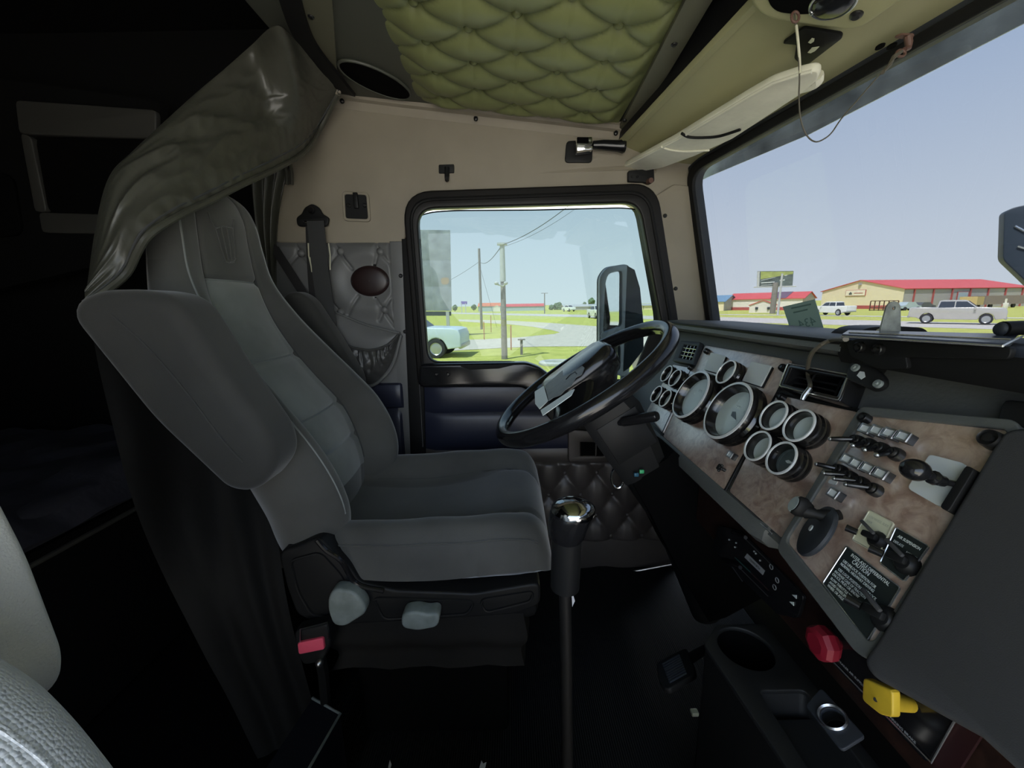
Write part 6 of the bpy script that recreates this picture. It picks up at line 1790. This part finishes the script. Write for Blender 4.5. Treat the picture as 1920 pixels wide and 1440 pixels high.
# ---------------- pickups
def arc(cx, cz, r, a0, a1, n=8): return [(cx + r * math.cos(lerp(a0, a1, k / n)), cz + r * math.sin(lerp(a0, a1, k / n))) for k in range(n + 1)]
def pickup(paint, M, label, group='pickup trucks'):
    t = thing('pickup_truck', M.translation, label, 'truck', group)
    XZ = Matrix(((1, 0, 0, 0), (0, 0, -1, 0), (0, 1, 0, 0), (0, 0, 0, 1)))
    out = [(-2.95, .62), (-2.95, 1.26), (-2.9, 1.30), (-1.26, 1.30), (-1.24, 1.28), (1.35, 1.31), (2.66, 1.26), (2.86, 1.20), (2.94, 1.02), (2.95, .52), (2.42, .45)] + arc(1.88, .45, .50, 0, math.pi)[1:] + [(1.30, .42), (-1.20, .42)] + arc(-1.75, .45, .50, 0, math.pi)[1:] + [(-2.4, .55)]
    MB_ = M @ XZ
    body = plate('body', [out], 1.90, paint, t, MB_ @ Matrix.Translation((0, 0, -.95)), bev=.05, bseg=2)
    cab = MB()
    cab.loft([[V((x, s * y, z)) for x, y, z in ((-1.22, .86, 1.26), (-1.10, .72, 1.88), (-.92, .70, 1.95), (.42, .70, 1.95), (.64, .72, 1.88), (1.40, .86, 1.26))] for s in (1, -1)])
    cab.build('cab', paint, t, M=M, smooth=25)
    for s in (1, -1):
        for q in (((-1.10, .86, 1.33), (-.13, .86, 1.33), (-.13, .745, 1.83), (-1.0, .745, 1.83)), ((-.05, .86, 1.33), (1.18, .86, 1.33), (.58, .745, 1.82), (-.05, .745, 1.83))):
            MB().prism([(x, s * y, z) for x, y, z in q], (0, s * .012, .003)).build('side_window', 'car_glass', t, M=M)
        MB().box((-2.93, s * .82, 1.0), (.06, .16, .34), bev=.01).build('tail_light', 'lamp_red', t, M=M)
        MB().box((2.87, s * .74, 1.0), (.12, .34, .20), bev=.02).build('headlight', 'lamp_clear', t, M=M)
        MB().box((1.15, s * 1.05, 1.27), (.14, .20, .20), bev=.03).build('wing_mirror', paint, t, M=M)
    MB().prism([(1.36, .78, 1.31), (1.36, -.78, 1.31), (.68, -.68, 1.87), (.68, .68, 1.87)], (.02, 0, .012)).build('windscreen', 'car_glass', t, M=M)
    MB().prism([(-1.21, .76, 1.33), (-1.21, -.76, 1.33), (-1.11, -.68, 1.82), (-1.11, .68, 1.82)], (-.012, 0, .0)).build('rear_window', 'car_glass', t, M=M)
    MB().box((2.92, 0, .85), (.06, 1.1, .42), bev=.02).build('grille', 'board_dark', t, M=M)
    MB().box((2.95, 0, .52), (.16, 1.86, .22), bev=.04).build('bumper', 'rim_alloy', t, M=M)
    MB().box((-2.99, 0, .58), (.14, 1.80, .20), bev=.04).build('bumper', 'rim_alloy', t, M=M)
    MB().box((-2.08, 0, 1.306), (1.6, 1.5, .01)).build('bed_liner', 'board_dark', t, M=M)
    wm = MB().lathe([(.0, -.12), (.30, -.13), (.40, -.12), (.42, -.08), (.42, .08), (.40, .12), (.30, .13), (.28, .10), (.0, .09)], seg=28).mesh('wheel', 'tyre')
    rm = MB().lathe([(.0, .115), (.10, .12), (.24, .105), (.275, .13), (.285, .10)], seg=24).mesh('rim', 'rim_alloy')
    for x in (1.88, -1.75):
        for s in (1, -1):
            Mw = M @ Matrix.Translation((x, s * .86, .42)) @ Matrix.Rotation(R(-90 * s), 4, 'X')
            w = inst(wm, 'wheel', t, Mw); inst(rm, 'rim', w, Mw)
    return t
def heading(a, b, at, sc=1.0):
    d = (b - a); ang = math.atan2(d.y, d.x)
    return Matrix.Translation(at) @ Matrix.Rotation(ang, 4, 'Z') @ Matrix.Diagonal((sc, sc, sc * 1.10, 1))
a, b = gT(1733, 35.2), gT(1846, 32.6)
pickup('truck_silver', heading(a, b, (a + b) / 2 + V((0, 0, .03)), .93), 'silver crew cab pickup driving along the road at the right of the windscreen')
a, b = gT(1594, 53.5), gT(1528, 58.5)
pickup('truck_white', heading(a, b, (a + b) / 2 + V((0, 0, .03)), .88), 'white pickup seen from behind in front of the cream warehouse')
fwh = gT(820, 17.7)
Mh = Matrix.Translation(fwh) @ Matrix.Rotation(R(-6), 4, 'Z') @ Matrix.Translation((-1.88, .86, 0))
pickup('truck_blue', Mh, 'pale blue pickup nose beside the sign board at the left of the door window')
a, b = gT(1057, 118), gT(1076, 113)
pickup('truck_white', heading(a, b, (a + b) / 2, .85), 'tiny white pickup parked before the grey roofed building in the door window')
a, b = gT(1112, 62), gT(1128, 58)
pickup('truck_white', heading(a, b, (a + b) / 2, .9), 'white pickup on the highway half hidden by the truck mirror')

# ---------------- buildings
def gable(name, C, a, La, b, Wb, eave, ridge, wall_m, roof_m, label, over=.35, front_m=None):
    """long side along a from corner C, gable ends along b; ridge parallel to a"""
    t = thing(name, C, label, 'building')
    a, b = V(a).normalized(), V(b).normalized()
    z = V((0, 0, 1))
    w = MB()
    c00, c10, c11, c01 = C, C + a * La, C + a * La + b * Wb, C + b * Wb
    w.quad(c00, c10, c10 + z * eave, c00 + z * eave)
    w.quad(c01, c11, c11 + z * eave, c01 + z * eave)
    w.build('wall', wall_m, t)
    for c, nm in ((c00, 'gable_wall'), (c10, 'gable_wall')):
        g = MB().prism([c, c + b * Wb, c + b * Wb + z * eave, c + b * Wb / 2 + z * ridge, c + z * eave], a * (.1 if c is c00 else -.1))
        g.build('gable_wall', front_m or wall_m, t)
    for s, e0 in ((0, -b), (1, b)):
        lo = C + b * (Wb * s) + e0 * over + z * (eave - over * (ridge - eave) / (Wb / 2))
        hi = C + b * (Wb / 2) + z * ridge
        MB().prism([lo - a * over, lo + a * (La + over), hi + a * (La + over), hi - a * over], (0, 0, .12)).build('roof_slope', roof_m, t)
    return t, c00, c10, c11, c01
# cream warehouse with red roof
Cw = gT(1690, 80); Ew = gT(1925, 87); aw = (Ew - Cw); aw.z = 0
Lw = aw.length; aw.normalize(); bw = V((-aw.y, aw.x, 0))
wh, c00, c10, c11, c01 = gable('warehouse', Cw, aw, Lw, bw, 17.2, 4.05, 6.15, 'wall_grey', 'roof_red', 'large cream warehouse with a red roof and grey side wall', .3, 'wall_cream')
for k in range(7):
    p = Cw + aw * (Lw * (k + .5) / 7) - bw * .12
    MB().box((p.x, p.y, GZ + 2.0), (.22, .22, 4.0)).build('pilaster', 'trim_red', wh)
def wside(f0, f1, z0, z1, m_, nm, d=.1):
    p0, p1 = Cw + aw * (Lw * f0), Cw + aw * (Lw * f1)
    MB().prism([p0 + V((0, 0, z0)), p1 + V((0, 0, z0)), p1 + V((0, 0, z1)), p0 + V((0, 0, z1))], -bw * d).build(nm, m_, wh)
wside(.40, .49, 0, 3.3, 'trim_red', 'door_frame'); wside(.407, .483, 0, 3.2, 'wall_bluegrey', 'roller_door', .14)
wside(.0, 1.0, 3.9, 4.1, 'trim_red', 'eave_trim', .16)
def wfront(f0, f1, z0, z1, m_, nm, d=.1):
    p0, p1 = Cw + bw * (17.2 * f0), Cw + bw * (17.2 * f1)
    return MB().prism([p0 + V((0, 0, z0)), p1 + V((0, 0, z0)), p1 + V((0, 0, z1)), p0 + V((0, 0, z1))], -aw * d).build(nm, m_, wh)
wfront(.0, .52, 0, .75, 'trim_red', 'red_plinth')
sgn = wfront(.42, .67, 2.85, 4.15, 'trim_red', 'sign', .15); wfront(.425, .665, 2.92, 4.08, 'sign_face', 'sign_panel', .18)
SG = Frame(Cw + bw * (17.2 * .545) - aw * .19, -bw, (0, 0, 1))
lfm = MB()
for ang, ln in ((90, .55), (150, .42), (30, .42), (185, .30), (-5, .30)):
    d = V((math.cos(R(ang)), math.sin(R(ang)))); s_ = V((-d.y, d.x)) * .17
    lfm.prism([SG.P(-1.0, 3.25), SG.P(-1.0 + d.x * ln * .6 + s_.x, 3.25 + d.y * ln * .6 + s_.y), SG.P(-1.0 + d.x * ln, 3.25 + d.y * ln), SG.P(-1.0 + d.x * ln * .6 - s_.x, 3.25 + d.y * ln * .6 - s_.y)], SG.n * .02)
lfm.build('sign_leaf_emblem', 'sign_ink', wh)
MB().box((0, 0, 0), (1.9, .12, .03), M=SG.at(.7, 3.45, .02)).build('sign_line', 'trim_red', wh)
vt_ = Cw + bw * (17.2 * .5) - aw * .12
MB().box((vt_.x, vt_.y, GZ + 5.35), (.5, .5, .45)).build('gable_vent', 'wall_grey', wh)
# steel rack beside the warehouse front
rk_ = thing('steel_rack', gT(1655, 74), 'rusty upright steel rack of bars before the cream warehouse', 'rack')
r0_, r1_ = gT(1630, 74), gT(1682, 71)
hR = aT(1655, 564, 73).z - GZ
for k in range(7):
    p = r0_.lerp(r1_, k / 6); MB().box((p.x, p.y, GZ + hR / 2), (.12, .12, hR)).build('bar', 'rust', rk_)
for z_ in (.12, .55, hR):
    MB().tube([r0_ + V((0, 0, z_)), r1_ + V((0, 0, z_))], .07, 6).build('rail', 'rust', rk_)
# trailers and clutter along the side wall
for px0, px1, y0, t, m_, nm, lab in ((1829, 1842, 556, 74, 'container_tan', 'box_trailer', 'tan end of a box trailer beside the warehouse wall'), (1846, 1918, 554, 77, 'container_brown', 'box_trailer', 'brown box trailer parked along the warehouse wall')):
    a, b = gT(px0, t), gT(px1, t + 2)
    h = aT((px0 + px1) / 2, y0, t).z - GZ
    th_ = thing(nm, (a + b) / 2, lab, 'trailer', 'trailers by the warehouse')
    d = (b - a).normalized(); n_ = V((-d.y, d.x, 0))
    MB().prism([a + V((0, 0, .7)), b + V((0, 0, .7)), b + n_ * 2.3 + V((0, 0, .7)), a + n_ * 2.3 + V((0, 0, .7))], (0, 0, h - .7)).build('cargo_box', m_, th_)
    for f in (.2, .8):
        p = a.lerp(b, f) + n_ * .4; MB().cyl(p + V((0, 0, .42)) - n_ * .15, p + V((0, 0, .42)) + n_ * .15, .42, seg=16).build('wheel', 'tyre', th_)
for i, (px, t, w_, h_, m_, lab) in enumerate(((1700, 72, 3.6, 1.5, 'wall_bluegrey', 'grey parked car left in the group by the warehouse corner'), (1728, 73, 3.4, 1.4, 'board_dark', 'dark parked car right in the group by the warehouse corner'))):
    b = gT(px, t); th_ = thing('parked_car', b, lab, 'car', 'cars by the warehouse corner')
    pr = [(-w_ / 2, .35), (-w_ / 2, .85), (-w_ * .3, .95), (-w_ * .18, h_), (w_ * .15, h_), (w_ * .30, .95), (w_ / 2, .80), (w_ / 2, .35)]
    MB().loft([[V((b.x + x, b.y + y, GZ + z)) for x, z in pr] for y in (-.8, .8)]).build('body', m_, th_)
    for x in (-w_ * .32, w_ * .32): MB().cyl((b.x + x, b.y - .85, GZ + .33), (b.x + x, b.y + .85, GZ + .33), .33, seg=14).build('wheel', 'tyre', th_)
ub = gT(1882, 60); ut = aT(1882, 560, 60)
up_ = thing('marker_post', ub, 'pale utility marker post standing right of the silver pickup', 'post')
MB().box((ub.x, ub.y, (ub.z + ut.z) / 2), (.16, .16, ut.z - ub.z)).build('post_shaft', 'wall_white', up_)
MB().box((ub.x, ub.y - .05, GZ + .8), (.5, .35, .9), bev=.03).build('meter_box', 'wall_white', up_)
# red roofed building and its neighbours
Cr = gT(1504, 85); br_ = V((.75, .66, 0)).normalized(); ar_ = V((-br_.y, br_.x, 0))
rb, *_c = gable('red_roof_building', Cr, ar_, 15.5, br_, 10.0, 2.55, 3.9, 'wall_white', 'roof_red', 'long white building with a red roof and dark roof stripe behind the billboard', .3, 'wall_grey')
s0_ = Cr + ar_ * 3.2 - br_ * .32 + V((0, 0, 2.58)); s1_ = Cr + ar_ * 3.2 + br_ * 5.0 + V((0, 0, 4.04))
MB().prism([s0_, s0_ + ar_ * 3.0, s1_ + ar_ * 3.0, s1_], (0, 0, .06)).build('roof_stripe', 'roof_dark', rb)
MB().prism([Cr, Cr + ar_ * 15.5, Cr + ar_ * 15.5 + V((0, 0, .7)), Cr + V((0, 0, .7))], -br_ * .1).build('red_plinth', 'trim_red', rb)
Ch = gT(1404, 74); ah = V((.55, .83, 0)).normalized(); bh = V((ah.y, -ah.x, 0))
hs_, *_c = gable('small_house', Ch, ah, 6.0, bh, 4.2, 1.35, 2.2, 'wall_white', 'roof_red', 'small cream gabled shed with red roof in front of the red roofed building', .15)
for f in (.28, .72):
    p = Ch + bh * (4.2 * f) - ah * .1; MB().box((p.x, p.y, GZ + .8), (.4, .2, .45)).build('shed_window', 'car_glass', hs_)
Cb = gT(1357, 92); bb = V((.72, .69, 0)).normalized(); ab = V((-bb.y, bb.x, 0))
gable('blue_roof_building', Cb, ab, 14, bb, 9, 2.1, 3.5, 'wall_cream', 'roof_blue', 'cream building with a blue roof at the left edge of the windscreen view', .3, 'wall_grey')
# billboard
bb_ = thing('billboard', gT(1452, 66), 'billboard with green and dark advert on a pole above the red roofed building', 'billboard')
BBF = Frame(aT(1454, 523, 66), (1, -.55, 0), (0, 0, 1))
bq = [BBF.uv(*p) for p in ((1420, 508.5), (1488, 508), (1486, 536), (1419, 538))]
plate('panel', [bq], .35, 'ad_dark', bb_, BBF.at(0, 0, -.35))
gq_ = [bil(bq, .10, .03), bil(bq, .99, .03), bil(bq, .99, .20), bil(bq, .55, .36), bil(bq, .10, .52)]
plate('advert_green', [[(p.x, p.y) for p in gq_]], .02, 'ad_green', bb_, BBF.at(0, 0, .0))
for (fa, fb), (ga, gb), w_ in (((.12, .60), (.52, .42), .05), ((.12, .78), (.50, .74), .11), ((.64, .66), (.78, .62), .13), ((.12, .92), (.46, .90), .05), ((.76, .34), (.84, .30), .10)):
    p, q = bil(bq, fa, fb), bil(bq, ga, gb)
    d = (q - p); nrm = V((-d.y, d.x, 0)).normalized() * w_ * 1.4
    plate('advert_line', [[(p.x, p.y), (q.x, q.y), (q.x + nrm.x, q.y + nrm.y), (p.x + nrm.x, p.y + nrm.y)]], .02, 'ad_white', bb_, BBF.at(0, 0, .02))
plate('side_strip', [[(p.x, p.y) for p in (bil(bq, 0, .02), bil(bq, .07, .02), bil(bq, .07, .98), bil(bq, 0, .98))]], .03, 'pole_pale', bb_, BBF.at(0, 0, .0))
ck0, ck1 = BBF.px(1413, 538.3), BBF.px(1493, 536.6)
MB().tube([ck0, ck1], .09, 6).build('catwalk', 'pole_pale', bb_)
bp0 = gT(1451, 66.4); MB().tube([bp0 + V((0, .4, 0)), V((bp0.x, bp0.y + .4, BBF.px(1452, 530).z))], .42, 14).build('pole', 'pole_wood', bb_)
pb, bbp, tbp = pole('utility_pole', 1458, 514, 60, .16, .13, 'pale utility pole in front of the billboard', 'pole_pale')
# far left buildings, sign, trees
def fard(px0, px1, t): return gT(px0, t), gT(px1, t)
a, b = fard(948, 1022, 140)
gable('long_shed', a, b - a, (b - a).length, V((0, 1, 0)), 8, aT(985, 574.5, 140).z - GZ, aT(985, 570, 144).z - GZ, 'wall_bluegrey', 'roof_red', 'long blue grey shed with a red roof far beyond the highway in the door window', .2)
a, b = fard(897, 944, 140)
gable('orange_roof_shed', a, b - a, (b - a).length, V((0, 1, 0)), 8, aT(920, 574, 140).z - GZ, aT(920, 568.5, 144).z - GZ, 'wall_bluegrey', 'roof_orange', 'shed with an orange roof far beyond the highway behind the thin pole', .2)
a, b = fard(925, 938, 136)
gable('white_shed', a, V((0, 1, 0)), 5, b - a, (b - a).length, aT(930, 576.5, 136).z - GZ, aT(930, 573, 136).z - GZ, 'wall_white', 'wall_white', 'tiny white gabled shed before the orange roofed one', .1)
a, b = fard(1058, 1130, 135)
gable('grey_roof_building', a, b - a, (b - a).length, V((0, 1, 0)), 9, aT(1090, 575, 135).z - GZ, aT(1090, 571, 139).z - GZ, 'wall_grey', 'roof_grey', 'long low building with a grey roof far off left of the truck mirror', .3)
a, b = fard(1206, 1236, 120)
gable('pale_far_building', a, b - a, (b - a).length, V((0, 1, 0)), 8, aT(1220, 573, 120).z - GZ, aT(1220, 570, 124).z - GZ, 'wall_cream', 'roof_grey', 'low pale building far off right of the truck mirror', .3)
ps_ = thing('far_sign', gT(870, 120), 'small purple sign on two legs on the far left horizon of the door window', 'sign')
SFm = Frame(aT(870, 568, 120), (1, 0, 0), (0, 0, 1))
plate('sign_panel', [[SFm.uv(*p) for p in ((864.5, 565), (876, 565), (876, 570.5), (864.5, 570.5))]], .2, 'sign_purple', ps_, SFm.at(0, 0, 0))
for px in (866, 873.5):
    q = gT(px, 120.2); MB().box((q.x, q.y, (q.z + SFm.o.z) / 2), (.2, .2, SFm.o.z - q.z)).build('leg', 'pole_pale', ps_)
def tree(px, py, rp, t, label):
    g = gT(px, t); c = aT(px, py, t); r = rp * t / FPX
    th_ = thing('tree', g, label, 'tree', 'far trees')
    MB().tube([g, V((g.x, g.y, c.z))], [r * .12, r * .07], 8).build('trunk', 'bark', th_)
    m = MB()
    q = bmesh.ops.create_icosphere(m.bm, subdivisions=3, radius=r)
    for v in q['verts']:
        n_ = noise.noise(v.co * (2.2 / r) + V((px, 0, 0)))
        v.co *= 1 + .45 * n_
        v.co += V((c.x, c.y, c.z))
    m.build('crown', 'leaf_far', th_, smooth=0)
for px, py, rp, t, lab in ((1109, 565.5, 6.5, 150, 'tallest round tree above the grey roofed building'), (1096, 569.5, 3.2, 152, 'small tree left of the tallest round tree'), (1046, 575, 8, 150, 'broad bushy tree between red roofed shed and grey roofed building'), (1034, 576.5, 5, 149, 'low bush just right of the red roofed shed'),
                            (853, 577, 5, 150, 'low tree just right of the sign board'), (1216, 575, 5, 150, 'low tree right of the truck mirror'), (1228, 576, 5.5, 152, 'second low tree right of the truck mirror'), (889, 576, 5, 155, 'low tree left of the thin pole')):
    tree(px, py, rp, t, lab)
